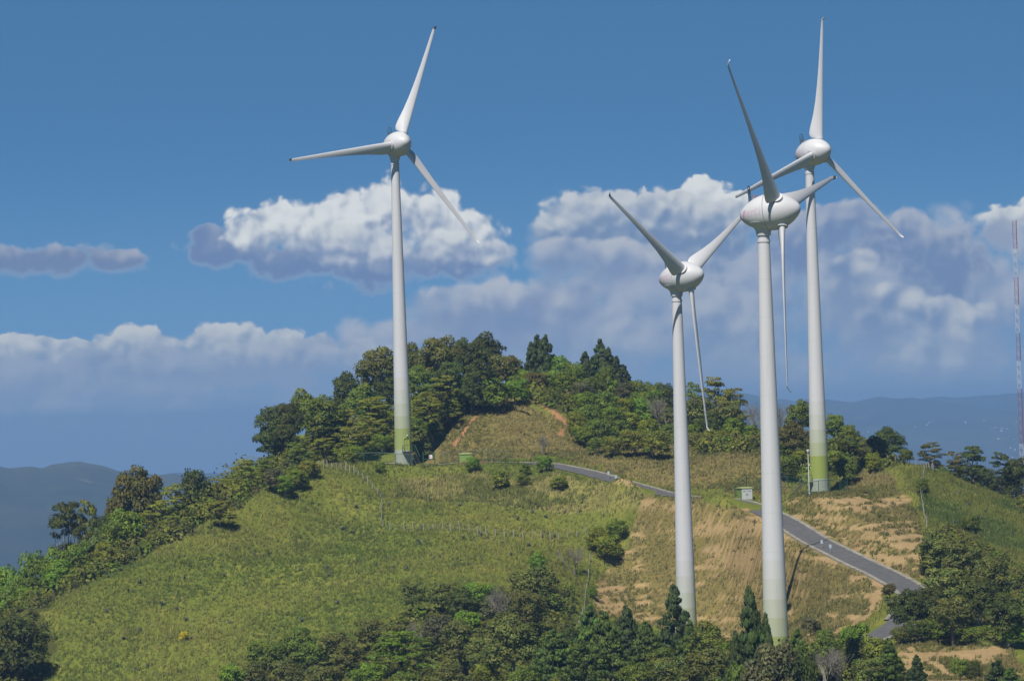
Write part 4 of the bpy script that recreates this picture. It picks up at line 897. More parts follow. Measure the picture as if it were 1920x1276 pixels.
def tree(kind, mat, u, vt, wpx, Y, where, depth=None):
    """A tree standing on the ground at distance Y under column u; its top reaches the height seen at row vt."""
    w = wpx * Y / FP; asp = {'broad': 1.05, 'bush': .9, 'umbrella': .72, 'conifer': 1.5, 'bare': 1.05}[kind]
    if kind != 'conifer' and not (u > 1280 and Y < 470):
        # stand where the ground lies one crown height below the top
        vb = vt + asp * wpx; bestd = 1e9
        for Yt in (np.arange(max(385, Y - 22), Y + 85, 2.0) if Y < 525 else np.arange(Y - 30, min(Y + 20, 676), 2.0)):
            q = P(u, vb, Yt); dd = abs(float(HG(q[0], q[1])) - q[2]) + .03 * abs(Yt - Y)
            if dd < bestd: bestd, Yb = dd, Yt
        Y = float(Yb)
    g = on(u, Y); ztop = P(u, vt, Y)[2]; h = ztop - g[2]; w = wpx * Y / FP
    lo = {'broad': .85, 'bush': .72, 'umbrella': .5, 'conifer': 1.1, 'bare': .8}[kind] * w; hi = {'broad': 1.45, 'bush': 1.35, 'umbrella': 1.1, 'conifer': 2.6, 'bare': 1.5}[kind] * w
    if h < lo: g[2] = ztop - lo; h = lo                    # rooted in a dip of the uneven wood floor
    if h > hi and kind != 'conifer': w = min(w * 1.25, h / 1.3)
    if kind == 'conifer': w *= 1.3
    i = CNT.get(kind, 0); CNT[kind] = i + 1; keys = [k_ for k_ in PROTO if k_[0] == kind]; cr_, tr_, (pw, ph) = PROTO[keys[i % len(keys)]]
    r = random.Random(i * 13 + int(u)); label = (ADJ[mat] + ' ' + KN[kind] + ' ' + where)
    LABELS.setdefault(label, []).append(u)
    t = empty(KO[kind], g, r.uniform(0, 6.28), label, 'shrub' if kind == 'bush' else 'tree', GRP[kind])
    # keep very tall, thin results from stretching: widen the sides gently
    t.scale = (w / pw, w / pw * r.uniform(.9, 1.1), h / ph); 
    for nm, me_, mm in (('crown', cr_, m_twig if mat == 'twig' else LM[mat]), ('trunk', tr_, m_twig if mat == 'twig' else (m_pale if r.random() < .35 else m_bark))):
        if kind == 'bare' and nm == 'trunk' and mat == 'pink': mm = m_pale
        o = bpy.data.objects.new(nm, me_); col.objects.link(o); o.parent = t
        if len(me_.materials) == 0: me_.materials.append(mm)
        o.material_slots[0].link = 'OBJECT'; o.material_slots[0].material = mm
    TREES.append((label, round(h, 1), round(w, 1), u)); return t
TREES = []
TT = """
broad dark 516 768 66 640|at the lower left end of the hilltop wood, against open sky
broad dark 541 757 60 650|second from the left end of the hilltop wood skyline
broad mid 572 738 70 655|on the wood skyline between the end trees and the small dark crown
broad mid 612 748 96 646|with a wide smooth dome on the hillside wood left of the turbine
broad dark 655 706 62 662|with a small crown on the skyline left of the tallest olive tree
broad drab 712 654 82 664|tall on the skyline, just left of the lone turbine tower
broad mid 680 728 80 652|below the skyline just left of the lone turbine tower
broad dark 728 712 76 655|in the shade directly left of the lone turbine tower
broad drab 776 652 56 668|on the skyline directly right of the lone turbine tower
broad drab 826 634 104 668|with a wide domed crown at the hilltop, right of the lone tower
broad dark 912 632 84 672|with the highest round crown at the hilltop beside the brown one
broad dark 872 640 76 676|between the two highest hilltop domes
broad mid 790 690 70 660|under the hilltop domes, close right of the lone tower
broad dark 846 680 80 660|in the middle of the hilltop wood under the wide dome
broad dark 900 680 70 660|under the highest round hilltop crown, above the turbine shadow
bush bronze 946 656 84 664|rounded, on the hilltop left of the three cypress tops
broad drab 960 672 40 672|half hidden between the brown shrub and the cypress tops
conifer cyp 999 640 52 682|leftmost of the three hilltop cypress tops standing together
conifer cyp 1010 626 56 684|middle and tallest of the three hilltop cypress tops
conifer cyp 1026 626 56 682|rightmost of the three hilltop cypress tops, level with the middle one
conifer cyp 1099 658 46 676|shortest, at the left of the hilltop cypress clump
conifer cyp 1128 634 64 676|tallest and most pointed of the right hilltop cypress clump
conifer cyp 1143 650 54 675|just right of the pointed peak of the hilltop cypress clump
conifer cyp 1158 667 50 674|stepping down the right flank of the hilltop cypress clump
conifer cyp 1171 682 48 672|lowest, at the right end of the hilltop cypress clump
bush bronze 1004 690 60 667|low in front of the three hilltop cypress tops
bush bright 1056 664 56 672|topmost on the skyline right of the three cypress tops
bush mid 1082 672 46 670|on the skyline between the two cypress groups
bush bright 982 686 62 663|under the three cypress tops, above the clay path
bush bright 930 706 74 658|wide and low, left end of the green row above the clay path
bush bright 968 704 60 657|second from left in the green row above the clay path
bush mid 1026 690 54 661|with a dark hollow, in the green row above the clay path
bush bright 1064 690 62 658|large and rounded, right end of the green row above the clay path
bush bright 900 722 44 652|standing beside the turbine shadow at the top of the dry slope
bush mid 1108 700 46 662|below the shortest of the right cypress clump
bush mid 1137 684 46 664|in front of the tallest right cypress, lighter than it
bush greyg 1092 710 50 656|with pale twigs right of the green row above the path
bush bright 1150 704 40 660|small, beneath the right hilltop cypress clump
bush greyg 1168 715 44 657|with dead grey twigs beneath the right hilltop cypress clump
bush mid 1200 706 64 662|on the skyline just right of the cypress clump
bush mid 1232 709 60 660|on the skyline, just left of the V bladed turbine tower
bush dark 1252 716 50 656|directly behind the left edge of the V bladed turbine tower
bush mid 1212 724 70 652|in the second row below the skyline left of that V bladed tower
bush bright 1098 728 52 650|above the bend of the clay path, first of the right thicket
bush mid 1134 732 60 648|in the upper middle of the thicket right of the clay path
bush lime 1168 738 56 646|with yellow flowers in the upper thicket right of the clay path
bush mid 1104 752 62 643|beside the lower end of the clay path
bush lime 1084 768 48 640|at the left edge of the thicket, touching the dry slope
bush bright 1146 756 58 641|in the middle of the thicket right of the clay path
bush lime 1178 764 56 638|with yellow flowers in the middle of the thicket
bush bright 1206 744 60 645|in the thicket left of the leafless grey tree
bush mid 1124 778 72 632|large, rounded and shaded at the foot of the thicket
bush bright 1094 790 54 630|at the lower left corner of the thicket over the dry slope
bush mid 1164 784 56 631|right of the large rounded shrub at the foot of the thicket
bush olive 1190 798 64 626|low at the foot of the thicket, under the yellow flowered ones
bush lime 1216 778 50 634|with orange yellow flowers below the leafless grey tree
bush olive 1228 804 66 624|low at the thicket foot, close left of the V bladed tower
bush olive 1152 812 50 622|lowest one at the thicket foot on the dry grass edge
bush mid 1118 814 42 623|small, at the very bottom edge of the thicket, left side
bare twig 1240 738 70 641|spreading in the thicket just left of the V bladed tower
bush drab 1250 762 54 637|under the leafless grey tree by the V bladed tower
bush mid 1256 790 44 630|half hidden behind the V bladed tower
umbrella olive 1338 712 84 652|broad on the skyline behind the hanging blade
umbrella mid 1304 722 60 654|on the skyline left of the hanging blade
umbrella olive 1376 730 66 648|stepping down the skyline left of the nearest turbine tower
broad drab 1312 748 70 640|in shade below the skyline, left of the hanging blade
broad drab 1366 752 76 638|in shade below the skyline, right of the hanging blade
broad dark 1340 770 60 634|in deep shade directly behind the hanging blade tip
bare twig 1424 748 64 640|pale and twiggy, left of the nearest turbine tower
bare twig 1458 752 60 640|pale and twiggy, between the nearest and rear turbine towers
bush bright 1303 788 38 622|small and round, just right of the V bladed tower
bush bright 1376 780 56 624|round and vivid, below the shaded trees left of the nearest tower
bush bright 1402 794 36 622|smaller neighbour right of the vivid round shrub
bush lime 1334 798 32 616|directly under the hanging blade tip
bush lime 1352 806 34 614|small, between the hanging blade tip and the vivid round shrub
broad mid 1500 754 50 632|with a tall knobbly crown between the nearest and rear towers
broad bronze 1488 796 66 622|in shade between the nearest and rear towers
bush mid 1476 846 60 596|low and grassy, right of the nearest tower at the yard fence
bush lime 1502 838 44 598|low, beside the head of the white lamp post
bush mid 1452 826 46 610|peeping out just right of the nearest tower above the yard
broad mid 1566 778 56 622|tallest, directly right of the rear turbine tower
broad mid 1592 802 62 616|second step down right of the rear turbine tower
bush olive 1562 840 50 604|with yellow flowers at the right side of the rear tower
bush mid 1588 852 60 600|low and wide right of the rear turbine foot
broad drab 1638 820 62 620|between the rear turbine and the dark domed tree
broad dark 1668 806 66 614|domed, on the skyline right of the rear turbine
bush lime 1640 846 42 604|with yellow leaves under the domed tree
bush mid 1700 838 36 606|small, right beside the domed tree on the skyline
umbrella bronze 1748 832 74 640|nearly bare, on the skyline behind the fence posts
umbrella bronze 1794 850 60 640|thin, second right of the fence posts on the skyline
umbrella dark 1828 838 70 645|with an open crown, on the skyline left of the mast
umbrella dark 1876 852 72 640|with gaps of blue, close left of the lattice mast
broad dark 1908 860 56 645|around the foot of the lattice mast
umbrella dark 1800 872 66 634|in the lower row beyond the green slope
broad dark 1846 880 74 632|in the lower row beyond the green slope, left of the mast
broad dark 1896 896 70 630|lowest of the trees beyond the green slope by the mast
bush mid 1764 872 50 612|small, where the fence posts meet the wood
bush mid 1880 925 56 616|on the falling edge of the green slope beside the mast
umbrella olive 704 746 96 640|wide and sunlit, immediately left of the lone tower
umbrella olive 648 772 96 636|amid the sunlit slope left of the lone tower
umbrella olive 596 796 80 634|on the sunlit slope under the dark end of the wood
umbrella olive 664 800 84 629|lower middle of the sunlit slope left of the lone tower
umbrella olive 706 786 70 630|in the second row left of the lone tower
umbrella mid 560 832 66 632|low at the left of the sunlit slope, under the dark trees
umbrella olive 610 822 70 626|low in the sunlit slope, above the fence posts
broad dark 512 810 60 642|hanging at the left corner under the end of the wood
broad dark 536 796 60 640|in shade under the left end of the wood
bush bright 716 808 46 622|dark leaved, right above the fence left of the lone tower
bush bright 690 822 46 618|above the yard fence left of the lone tower
bush lime 650 836 42 614|tall and narrow leaved at the left end of the yard fence
bush bright 668 830 44 616|next to the left end of the yard fence
umbrella olive 832 708 92 642|wide, right of the lone tower, touched by its shadow
umbrella olive 800 738 76 636|sunlit, second right of the lone tower
umbrella olive 842 752 60 631|beside the turbine shadow on the slope
bush bright 870 742 28 632|small, lit inside the turbine shadow
broad dark 884 714 60 645|inside the turbine shadow at the slope top
bush mid 782 782 46 628|in shade at the foot of the trees right of the lone tower
bush mid 812 786 44 626|in shade under the sunlit flat trees beside the shadow
bush drab 790 818 50 622|dry, above the gate right of the lone tower
umbrella olive 458 864 76 612|on the left skyline just below the wood
umbrella mid 500 858 66 610|tucked under the left end of the wood
bush dark 366 874 62 622|small and domed on the left skyline
umbrella olive 416 898 84 602|sunlit, on the left shoulder right of the small dark dome
umbrella olive 462 900 70 596|sunlit, right beside the grassy crest
bush mid 486 880 48 597|shaded, under the wood's left end near the crest
broad bronze 268 884 104 618|large and domed on the left skyline, darkest there
broad bronze 226 922 60 622|at the left foot of the large domed tree
bush bright 236 938 66 606|vivid, in front of the large domed tree
bush mid 212 972 56 604|below the vivid one left of the flat trees
umbrella olive 322 914 84 602|sunlit, right of the large domed tree
umbrella olive 374 926 80 597|sunlit, middle of the left flank
umbrella olive 322 950 76 592|sunlit, close above the grassy crest
umbrella olive 272 962 84 594|in the middle of the left flank, under the vivid shrub
umbrella olive 414 940 70 586|at the crest edge, third from the hilltop
umbrella olive 360 964 66 585|low at the crest edge, midway down the left flank
umbrella mid 294 996 62 582|dark below, hugging the crest midway down
umbrella dark 132 946 74 612|with open tiers and a thin trunk against blue hills
umbrella olive 166 946 54 612|leaning right of the open tiered dark tree
broad dark 190 968 54 612|in shade between the open tiered tree and the domed one
bush drab 176 996 56 604|brown, under the open tiered tree
bush lime 196 1006 50 598|sunlit, right below the open tiered tree
umbrella mid 246 1012 66 588|low, above the crest near the pale trunk
bush greyg 228 1030 50 585|with grey twigs on the crest, lower left
bush mid 150 1006 56 602|left below the open tiered tree
bush bright 112 1012 66 604|on the left skyline below the open tiered tree
bush bright 68 1028 66 606|on the left skyline, second from the picture edge
bush bright 22 1046 70 608|on the left skyline at the picture edge
bush mid 46 1064 70 598|second row down at the left edge
bush bright 112 1046 72 594|lime topped, in the second row at left
bush mid 160 1048 66 590|in the left thicket above the grassy crest
bush mid 208 1052 56 582|at the thicket edge midway between pale tree and crest
bush bright 14 1096 66 594|in the third row at the left edge
bush bright 60 1096 62 588|in the third row, left of the pale bare crown
bush mid 128 1084 60 580|right of the pale bare crown at the thicket edge
bush dark 20 1128 70 580|shaded, above the big dark round tree
bush mid 62 1130 54 572|small, just above the big dark round tree
bare pink 86 1086 48 563|with round hazy crown and pale twin trunks on the crest
bush bright 556 872 54 604|vivid, under the fence posts at the crest
bush greyg 514 876 52 598|silvery, at the crest below the dark wood
bush bright 534 886 46 597|dark leaved, beside the silvery shrub at the crest
bush olive 580 856 50 610|low, behind the left end of the crest fence
bush dark 36 1146 140 500|large and round at the bottom left corner, almost black
bush bright 888 852 36 597|round with a pale stem, on the bank below the green kiosk
bush bright 713 864 26 599|small, on the bank left below the lone turbine
bush mid 984 866 26 593|small and dark, standing against the asphalt
bush bright 1022 850 40 594|thin and leafy, hiding part of the asphalt
bush mid 982 884 30 591|dark footed, on the bank under the start of the asphalt
bush olive 936 878 44 592|low and wide on the pale bank right of the round shrub
bush olive 1048 888 40 589|low, in pale grass under the asphalt
bush bright 1156 966 52 568|rounded, on the slope right of the long pasture fence
bush lime 1122 984 52 566|sprawling, left below the rounded one by the pasture fence
bush lime 1142 995 60 563|sprawling, below the rounded one by the pasture fence
broad bright 1008 1036 40 512|small upright crown on top of the big round olive tree
bush drab 1004 1050 104 505|big and round, left of the dead tree
broad drab 992 1110 84 492|below the big round shrub, with a dark trunk hollow
bare twig 1076 1020 56 508|dead and twisted with a thick grey trunk beside the fence line
bush bright 1110 1096 24 505|tiny, on the slope right of the dead tree
broad drab 776 1092 62 500|sparse, with a bent grey limb at the scrub's top left
broad drab 832 1090 66 500|second along the top of the lower scrub
bush bright 906 1084 70 497|vivid, at the top of the scrub beside grey brush
broad dark 868 1104 60 494|in shade under the top of the lower scrub
bush bright 876 1136 62 486|vivid, over a dark hollow in the middle of the scrub
bare twig 946 1092 86 492|as a haze of grey brush in the lower scrub
bush greyg 930 1112 66 488|under the haze of grey brush
bush drab 700 1150 76 496|at the upper left edge of the lower scrub
bush drab 634 1174 84 492|second on the left edge of the lower scrub
bush mid 560 1172 80 496|where the scrub starts on the lower left grass
bush mid 500 1194 76 498|leftmost of the larger ones in the lower scrub
bush bright 436 1236 66 498|low at the bottom left end of the scrub
bush drab 476 1236 60 492|at the bottom, second from the scrub's left end
bush mid 590 1196 70 486|in the second row of the lower scrub
bare twig 790 1160 60 490|as thin grey twigs in the middle of the lower scrub
bush drab 738 1158 76 492|in the middle of the scrub left of the thin grey twigs
bush greyg 820 1148 80 488|greyish, in the middle of the scrub
umbrella bright 748 1184 116 478|wide and vivid at the bottom over deep shade
umbrella bright 800 1196 60 476|right end of the wide vivid crown over deep shade
broad drab 866 1166 96 482|large, right of the wide vivid crown
broad drab 962 1160 118 474|largest olive crown at the bottom, left of the cypresses
broad drab 908 1196 80 472|low between the two large olive crowns
bush lime 898 1160 30 478|narrow and pale, between the two large olive crowns
bush bright 690 1232 76 474|vivid, at the bottom edge under the wide crown
bush drab 540 1232 84 482|at the bottom edge, below where the scrub starts
bush drab 614 1236 84 476|at the bottom edge, centre left
bush mid 760 1250 70 466|at the bottom edge under the deep shade
bush drab 840 1240 84 466|at the bottom edge between shade and olive crown
bush lime 912 1236 60 464|pale, at the bottom edge under the olive crowns
bush mid 980 1244 80 462|at the bottom edge left of the cypresses
bush drab 656 1200 70 484|behind the vivid bottom shrub at left
conifer cypg 1042 1178 96 462|wide and olive toned, left end of the lower cypress row
conifer cypg 1108 1132 84 466|with the first sharp tip in the lower cypress row
conifer cypg 1134 1142 84 464|with the second sharp tip in the lower cypress row
conifer cyp 1178 1132 70 472|dark, third sharp tip in the lower cypress row
conifer cypg 1092 1196 84 456|shorter, at the front of the lower cypress row, left
conifer cypg 1150 1190 90 456|shorter, at the front of the lower cypress row, middle
conifer cypg 1212 1162 76 470|rounded, between the dark third tip and the V bladed tower
conifer cyp 1268 1094 84 474|tallest, covering the left of the V bladed turbine foot
conifer cypg 1296 1160 60 470|short, right beside the tallest one at the tower foot
bush mid 1240 1206 66 462|under the tallest lower cypress
bush dark 1070 1170 44 470|small, among the lower cypress row
broad mid 1330 1172 92 462|rounded, between the two turbine feet
bush bright 1352 1200 66 450|sunlit, between the two turbine feet
conifer cyp 1412 1096 84 394|tall, hiding the left of the nearest turbine foot
conifer cyp 1442 1148 58 390|shorter partner touching the nearest turbine tower
conifer cyp 1384 1180 60 392|short, left of the tall one at the nearest foot
conifer cyp 1450 1190 44 386|smallest, in front of the nearest turbine foot
conifer cypg 1497 1176 56 404|small, right of the nearest turbine foot
conifer cypg 1478 1196 40 396|low, tucked right behind the nearest turbine foot
broad drab 1330 1218 120 430|at the bottom edge between the two turbine feet
broad greyg 1448 1220 130 372|wide, at the bottom edge before the nearest turbine
bush drab 1256 1222 90 440|at the bottom edge below the tallest lower cypress
bush mid 1196 1232 90 446|at the bottom edge below the dark third tip
bush mid 1390 1236 70 378|at the bottom edge left of the wide grey green tree
bush dark 1505 1212 60 384|shaded, right of the wide grey green tree
bush greyg 1520 1150 46 470|dark centred, on the dry slope right of the nearest tower
bush mid 1552 1176 56 456|on the dry slope edge right of the nearest tower
bush bright 1600 1158 62 452|sunlit, at the lower left side of the road end
bush olive 1636 1180 56 448|directly below the road end
bush drab 1600 1190 70 436|behind the leafless brush at the bottom
bare twig 1582 1208 104 420|as pale leafless brush at the bottom right of the nearest turbine
bare twig 1548 1214 80 418|as thinner pale brush left of the other leafless brush
bush drab 1634 1226 70 416|right side of the pale leafless brush
conifer cypg 1668 1194 58 416|at the bottom right, below the road end
conifer cyp 1720 1226 40 412|small, second at the bottom right beside bare earth
conifer cyp 1872 1236 96 410|wide, at the bottom right corner
conifer cypg 1896 1250 60 408|low, at the bottom right corner's edge
bush mid 1800 1226 46 420|small, in the dry grass at the bottom right
bush dark 1828 1236 40 416|small, left of the wide corner cypress
broad bronze 1668 1094 30 494|tiny crown beside the culvert block at the road bend
broad drab 1758 1000 84 520|topmost of the dark wood right of the road
broad drab 1808 1014 96 516|second at the top of the dark wood right of the road
broad drab 1856 1050 90 510|at the upper right of the dark wood beside the road
broad drab 1776 1066 104 500|in the middle of the dark wood right of the road
broad dark 1836 1090 104 494|tall trunked, in the middle of the dark roadside wood
broad dark 1702 1110 84 478|overhanging the road at its bend
broad dark 1742 1106 80 482|second over the road bend
broad drab 1788 1120 90 480|in the lower part of the dark roadside wood
broad dark 1890 1120 90 484|at the right edge of the dark roadside wood
bush mid 1768 1150 80 468|leafy, at the lower edge of the roadside wood
bush dark 1718 1156 66 466|shaded, under the trees at the road bend
bush bright 1904 1160 60 470|vivid, at the right edge below the roadside wood
bush mid 1840 1166 70 468|at the foot of the tall trunked tree
bush drab 1690 1168 50 466|small, where the road runs out of sight
bush drab 1744 1040 44 524|on the green slope edge above the roadside wood
bush mid 1820 960 40 570|small, halfway up the green slope at right
bush yellow 345 1180 22 530|small, alone low on the big grass slope
bare twig 1018 812 40 630|fallen and low on the dry slope under the clay path
bush mid 1730 895 34 584|small, at the top of the green slope by the wavy fence
"""
for row in TT.strip().split("\n"):
    a, lab = row.split("|"); kd, mt_, u, vt, w, Y = a.split()
    tree(kd, mt_, float(u), float(vt), float(w), float(Y), lab.strip())
for l_, us in LABELS.items():
    if len(us) > 1 or not 4 <= len(l_.split()) <= 16: print("LABEL?", len(l_.split()), l_, us)
for q in TREES:
    if q[1] > 15 or q[1] < 1.0: print("TREE SIZE", q)
print(len(TREES), "trees")

# dark spiky rosettes dotted over the grass slope (nothing tells most of them apart)
def rosette(seed):
    r = random.Random(seed); V = []; F = []; T = []; PN = []
    for i in range(26):
        a = r.uniform(0, 6.283); el_ = r.uniform(.15, 1.35); L = r.uniform(.7, 1.0); w = .075; d = Vector((math.cos(a) * math.cos(el_), math.sin(a) * math.cos(el_), math.sin(el_))); s = Vector((-math.sin(a), math.cos(a), 0)) * w
        p1 = d * L * .55; p2 = d * L + Vector((0, 0, -.12 * math.cos(el_))); b = len(V); V += [-s * .6, s * .6, p1 + s, p1 - s, p2]; F += [(b, b + 1, b + 2, b + 3), (b + 3, b + 2, b + 4)]; t = r.uniform(.6, 1.35); T += [(t, t, t)] * 5; PN += [tuple((d + Vector((0, 0, .6))).normalized())] * 5
    me = mesh("rosette_leaves", V, F); set_col(me, 'tint', T); set_vec(me, 'puff', PN); me.materials.append(LM['blue']); return me
ROS = [rosette(i) for i in range(3)]
AG = [(836, 566), (858, 578)]
r = random.Random(5); n_a = 0
def agave(u, Y, s):
    global n_a
    g = on(u, Y); o = bpy.data.objects.new('spiky_plant', ROS[n_a % 3]); col.objects.link(o); n_a += 1
    o.location = g; o.scale = (s, s, s * 1.1); o.rotation_euler = (0, 0, r.uniform(0, 6))
    tag(o, 'dark blue grey spiky plant, one of those dotted over the green slopes', 'spiky plant', 'spiky plants dotted over the green slopes')
for (u, v) in [(548, 930), (510, 928), (650, 946), (668, 952), (598, 955), (655, 985), (662, 1000), (720, 933), (714, 945), (708, 928), (727, 948), (752, 930), (806, 945), (860, 950), (842, 957), (785, 995), (795, 993), (808, 993), (783, 1016), (788, 1022), (868, 1010), (887, 1012), (895, 988), (818, 985), (900, 1006), (915, 1010),
               (728, 1048), (736, 1052), (796, 1046), (812, 1048), (825, 1046), (715, 1075), (738, 1072), (765, 1076), (655, 1096), (690, 1098), (615, 1072), (632, 1136), (596, 1130), (555, 1160), (568, 1166), (480, 1048), (560, 1070), (615, 1080), (498, 1044), (640, 1000), (705, 1060),
               (205, 1082), (228, 1072), (240, 1110), (200, 1150), (262, 1098), (305, 1140), (212, 1182), (262, 1184), (330, 1150), (350, 1170), (300, 1212), (230, 1205), (360, 1200), (280, 1250), (255, 1262), (400, 1130), (430, 1170), (420, 1085), (390, 1062), (460, 1100), (345, 1090), (128, 1106), (134, 1112), (170, 1080), (520, 1100), (440, 1030),
               (972, 975), (985, 980), (1000, 968), (1025, 975), (1060, 962), (1085, 960), (940, 1020), (960, 1045), (990, 1025), (1040, 1010), (880, 1060), (905, 1050), (1848, 960), (1840, 975), (1815, 948), (1790, 985), (1870, 1000), (1890, 1030), (1800, 930), (1836, 1010)]:
    # find the distance at which the ground shows at this spot
    best = None
    for Y in np.arange(505, 605, 1.5):
        q = P(u, v, Y)
        if float(HG(q[0], q[1])) >= q[2]: best = Y; break
    if best: agave(u + r.uniform(-2, 2), best, r.uniform(.4, .8))
print("spiky plants", n_a)

# ------------------------------------------------------------------ undergrowth that fills the wood floor, and the grass
def zone_points(n, x0, x1, y0, y1, seed):
    g = np.random.default_rng(seed); x = g.uniform(x0, x1, n); y = g.uniform(y0, y1, n); z = HG(x, y); u, v = proj(np.stack([x, y, z], -1))
    ok = (u > -70) & (u < 1990) & (v < 1330); d, _ = road_near(x, y); ok &= d > 3.1
    for (c, r_, f_) in PADS: ok &= np.hypot(x - c[0], y - c[1]) > 2.2
    return x[ok], y[ok], z[ok], g
x, y, z, g = zone_points(19000, -90, 95, 425, 690, 21)
zn = zones(x, y, z); w = (zn[2] > .5) & (y < 672); x, y, z = x[w], y[w], z[w]; u, v = proj(np.stack([x, y, z], -1))
V = []; T = []; PN = []
PAL = np.array([[.065, .075, .018], [.110, .128, .022], [.155, .162, .027], [.115, .175, .021], [.125, .115, .036]])
for i in range(len(x)):
    n = 54; s = g.uniform(.6, 1.35) * (1.35 if y[i] > 600 else 1.0) * (2.0 if u[i] < 470 and y[i] > 555 else 1.0); hh = s * g.uniform(.8, 1.7); d = g.normal(size=(n, 3)); d /= np.linalg.norm(d, axis=1)[:, None]; d[:, 2] = np.abs(d[:, 2])
    p = np.array([x[i], y[i], z[i]]) + d * np.array([s, s, hh]) * g.uniform(.6, 1.05, (n, 1)); nr = d + g.normal(size=(n, 3)) * .6 + (0, 0, .3); nr /= np.linalg.norm(nr, axis=1)[:, None]
    a = np.cross(nr, g.normal(size=(n, 3))); a /= np.linalg.norm(a, axis=1)[:, None]; b = np.cross(nr, a); q = g.uniform(.11, .24, (n, 1)) * min(1.5, max(1.0, s)); wn = d * .8 + (0, 0, .5); PN.append(np.repeat(wn / np.linalg.norm(wn, axis=1)[:, None], 4, axis=0))
    V.append(np.stack([p - a * q, p - b * q * .8, p + a * q, p + b * q * .8], 1).reshape(-1, 3)); c = PAL[g.choice(5, p=[.28, .27, .2, .15, .1])] * g.uniform(.7, 1.3, (n, 1)); T.append(np.repeat(c, 4, axis=0))
V = np.concatenate(V); T = np.concatenate(T)
m_ug, k, out = new_mat("undergrowth_leaves"); at = k.n.new('ShaderNodeVertexColor'); at.layer_name = 'tint'
an = k.n.new('ShaderNodeAttribute'); an.attribute_name = 'puff'; ge = k.n.new('ShaderNodeNewGeometry'); nn = k.vm('NORMALIZE', k.vm('ADD', an.outputs['Vector'], k.vm('MULTIPLY', ge.outputs['Normal'], (.35, .35, .35))))
b = k.node('ShaderNodeBsdfPrincipled', {'Base Color': at.outputs[0], 'Roughness': .6, 'Normal': nn}); b.inputs['Specular IOR Level'].default_value = .2
tr = k.node('ShaderNodeBsdfTranslucent', {'Color': k.mix(1.0, at.outputs[0], (1.2, 1.4, .6, 1), 'MULTIPLY')}); mx = k.n.new('ShaderNodeMixShader'); mx.inputs[0].default_value = .25
k.l.new(b.outputs[0], mx.inputs[1]); k.l.new(tr.outputs[0], mx.inputs[2]); k.l.new(mx.outputs[0], out.inputs[0])
me = np_mesh("undergrowth", V, np.arange(len(V)).reshape(-1, 4)); set_col(me, 'tint', T); set_vec(me, 'puff', np.concatenate(PN))
tag(put("undergrowth", me, None, (m_ug,)), 'low tangled undergrowth filling the floor of the woods', 'undergrowth', None, 'stuff')

def grass_sheet(name, n, sel, hgt, wid, blades, seed, label, colf, box):
    x, y, z, g = zone_points(n, *box, seed); zn = zones(x, y, z); m_ = sel(zn, g, x, y, z); x, y, z = x[m_], y[m_], z[m_]; N = len(x)
    clump = fbm(x, y, .35, 3, seed); C = colf(x, y, z, g, clump)
    hs = hgt * (.55 + .9 * clump) * g.uniform(.6, 1.25, N); V = np.empty((N, blades, 3, 3), np.float32); T = np.empty((N, blades, 3, 3), np.float32)
    for j in range(blades):
        a = g.uniform(0, 6.283, N); sp = g.uniform(.0, .55, N) * hs; ox = g.normal(size=N) * .10; oy = g.normal(size=N) * .10; wa = g.uniform(0, 6.283, N); ww = wid * g.uniform(.6, 1.3, N)
        bx, by = x + ox, y + oy
        V[:, j, 0] = np.stack([bx - np.cos(wa) * ww, by - np.sin(wa) * ww, z - .06], 1); V[:, j, 1] = np.stack([bx + np.cos(wa) * ww, by + np.sin(wa) * ww, z - .06], 1)
        V[:, j, 2] = np.stack([bx + np.cos(a) * sp + hs * .15, by + np.sin(a) * sp, z + hs * g.uniform(.7, 1.1, N)], 1)
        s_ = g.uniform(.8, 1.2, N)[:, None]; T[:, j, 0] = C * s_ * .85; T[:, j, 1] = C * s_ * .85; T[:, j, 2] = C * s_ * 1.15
    me = np_mesh(name, V.reshape(-1, 3), np.arange(N * blades * 3).reshape(-1, 3)); set_col(me, 'tint', T.reshape(-1, 3)); ex = (HG(x + .8, y) - HG(x - .8, y)) / 1.6; ey = (HG(x, y + .8) - HG(x, y - .8)) / 1.6; gn = np.stack([-ex, -ey, np.ones(N)], 1) + g.normal(size=(N, 3)) * .22; gn /= np.linalg.norm(gn, axis=1)[:, None]; set_vec(me, 'puff', np.repeat(gn, blades * 3, axis=0))
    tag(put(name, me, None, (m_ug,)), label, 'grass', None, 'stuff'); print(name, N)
def jit(c, g, N, a=.22): return np.asarray(c) * g.uniform(1 - a, 1 + a, (N, 1)) * (1 + g.normal(size=(N, 3)) * .05)
def col_green(x, y, z, g, cl):
    N = len(x); t = sstep(fbm(x, y, .045, 4, 91) + g.normal(size=N) * .07, .36, .62)[:, None]; c = np.array([.112, .155, .023]) * (1 - t) + np.array([.208, .215, .046]) * t
    dk = sstep(fbm(x, y, .22, 3, 44), .58, .74)[:, None]; c = c * (1 - dk * .55) + np.array([.06, .085, .02]) * dk * .55; return c * jit((1, 1, 1), g, N)
def col_tan(x, y, z, g, cl):
    N = len(x); t = sstep(fbm(x, y, .12, 3, 63) + g.normal(size=N) * .14, .38, .66)[:, None]; c = np.array([.120, .124, .030]) * (1 - t) + np.array([.235, .195, .078]) * t; return c * jit((1, 1, 1), g, N, .28)
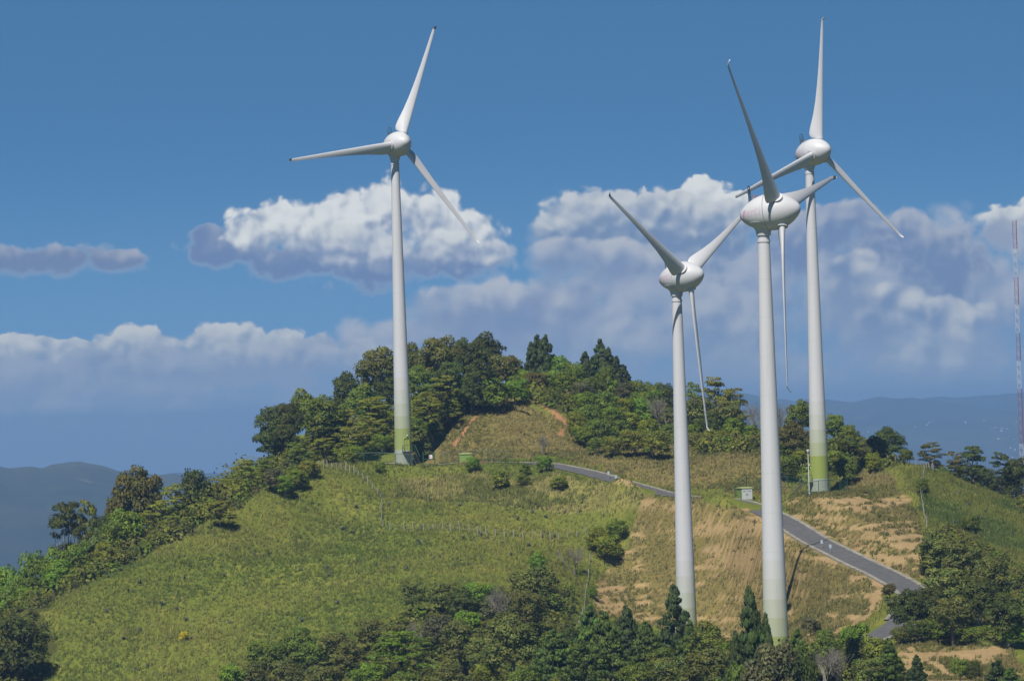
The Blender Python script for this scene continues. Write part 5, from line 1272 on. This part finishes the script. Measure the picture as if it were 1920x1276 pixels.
def col_pale(x, y, z, g, cl):
    N = len(x); t = sstep(fbm(x, y, .3, 3, 13), .36, .6)[:, None]; return (np.array([.12, .135, .028]) * (1 - t) + np.array([.27, .25, .085]) * t) * jit((1, 1, 1), g, N)
def col_lush(x, y, z, g, cl):
    N = len(x); t = np.clip(sstep(fbm(x, y, .12, 4, 47), .35, .65) * .8 + .4 * g.random(N) - .1, 0, 1)[:, None]; return (np.array([.070, .112, .019]) * (1 - t) + np.array([.165, .175, .036]) * t) * jit((1, 1, 1), g, N)
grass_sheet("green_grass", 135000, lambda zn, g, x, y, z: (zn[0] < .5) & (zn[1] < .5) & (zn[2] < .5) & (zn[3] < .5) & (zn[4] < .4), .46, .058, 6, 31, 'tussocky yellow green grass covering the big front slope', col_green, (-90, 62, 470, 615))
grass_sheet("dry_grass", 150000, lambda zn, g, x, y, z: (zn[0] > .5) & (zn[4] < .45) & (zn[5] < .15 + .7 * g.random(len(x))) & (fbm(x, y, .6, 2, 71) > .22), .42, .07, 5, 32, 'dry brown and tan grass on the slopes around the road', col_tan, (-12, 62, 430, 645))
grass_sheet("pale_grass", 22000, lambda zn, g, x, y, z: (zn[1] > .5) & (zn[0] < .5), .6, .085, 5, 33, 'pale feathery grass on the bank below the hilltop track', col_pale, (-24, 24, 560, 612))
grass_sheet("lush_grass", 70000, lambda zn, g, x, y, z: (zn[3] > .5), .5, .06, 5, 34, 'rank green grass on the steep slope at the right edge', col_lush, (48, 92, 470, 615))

# ------------------------------------------------------------------ the air
hz = MB(); hz.box(-22000, 22000, -22000, 22000, -620, 100); m_h, k, out = new_mat("air_haze")
pv = k.n.new('ShaderNodeVolumePrincipled'); pv.inputs['Color'].default_value = (.30, .55, .97, 1); pv.inputs['Density'].default_value = 1.25e-4; pv.inputs['Anisotropy'].default_value = 0.0
k.l.new(pv.outputs[0], out.inputs['Volume']); m_h.cycles.homogeneous_volume = True if hasattr(m_h.cycles, 'homogeneous_volume') else False
tag(hz.build('haze', m_h), 'blue haze of the far valley air', 'haze', None, 'stuff')
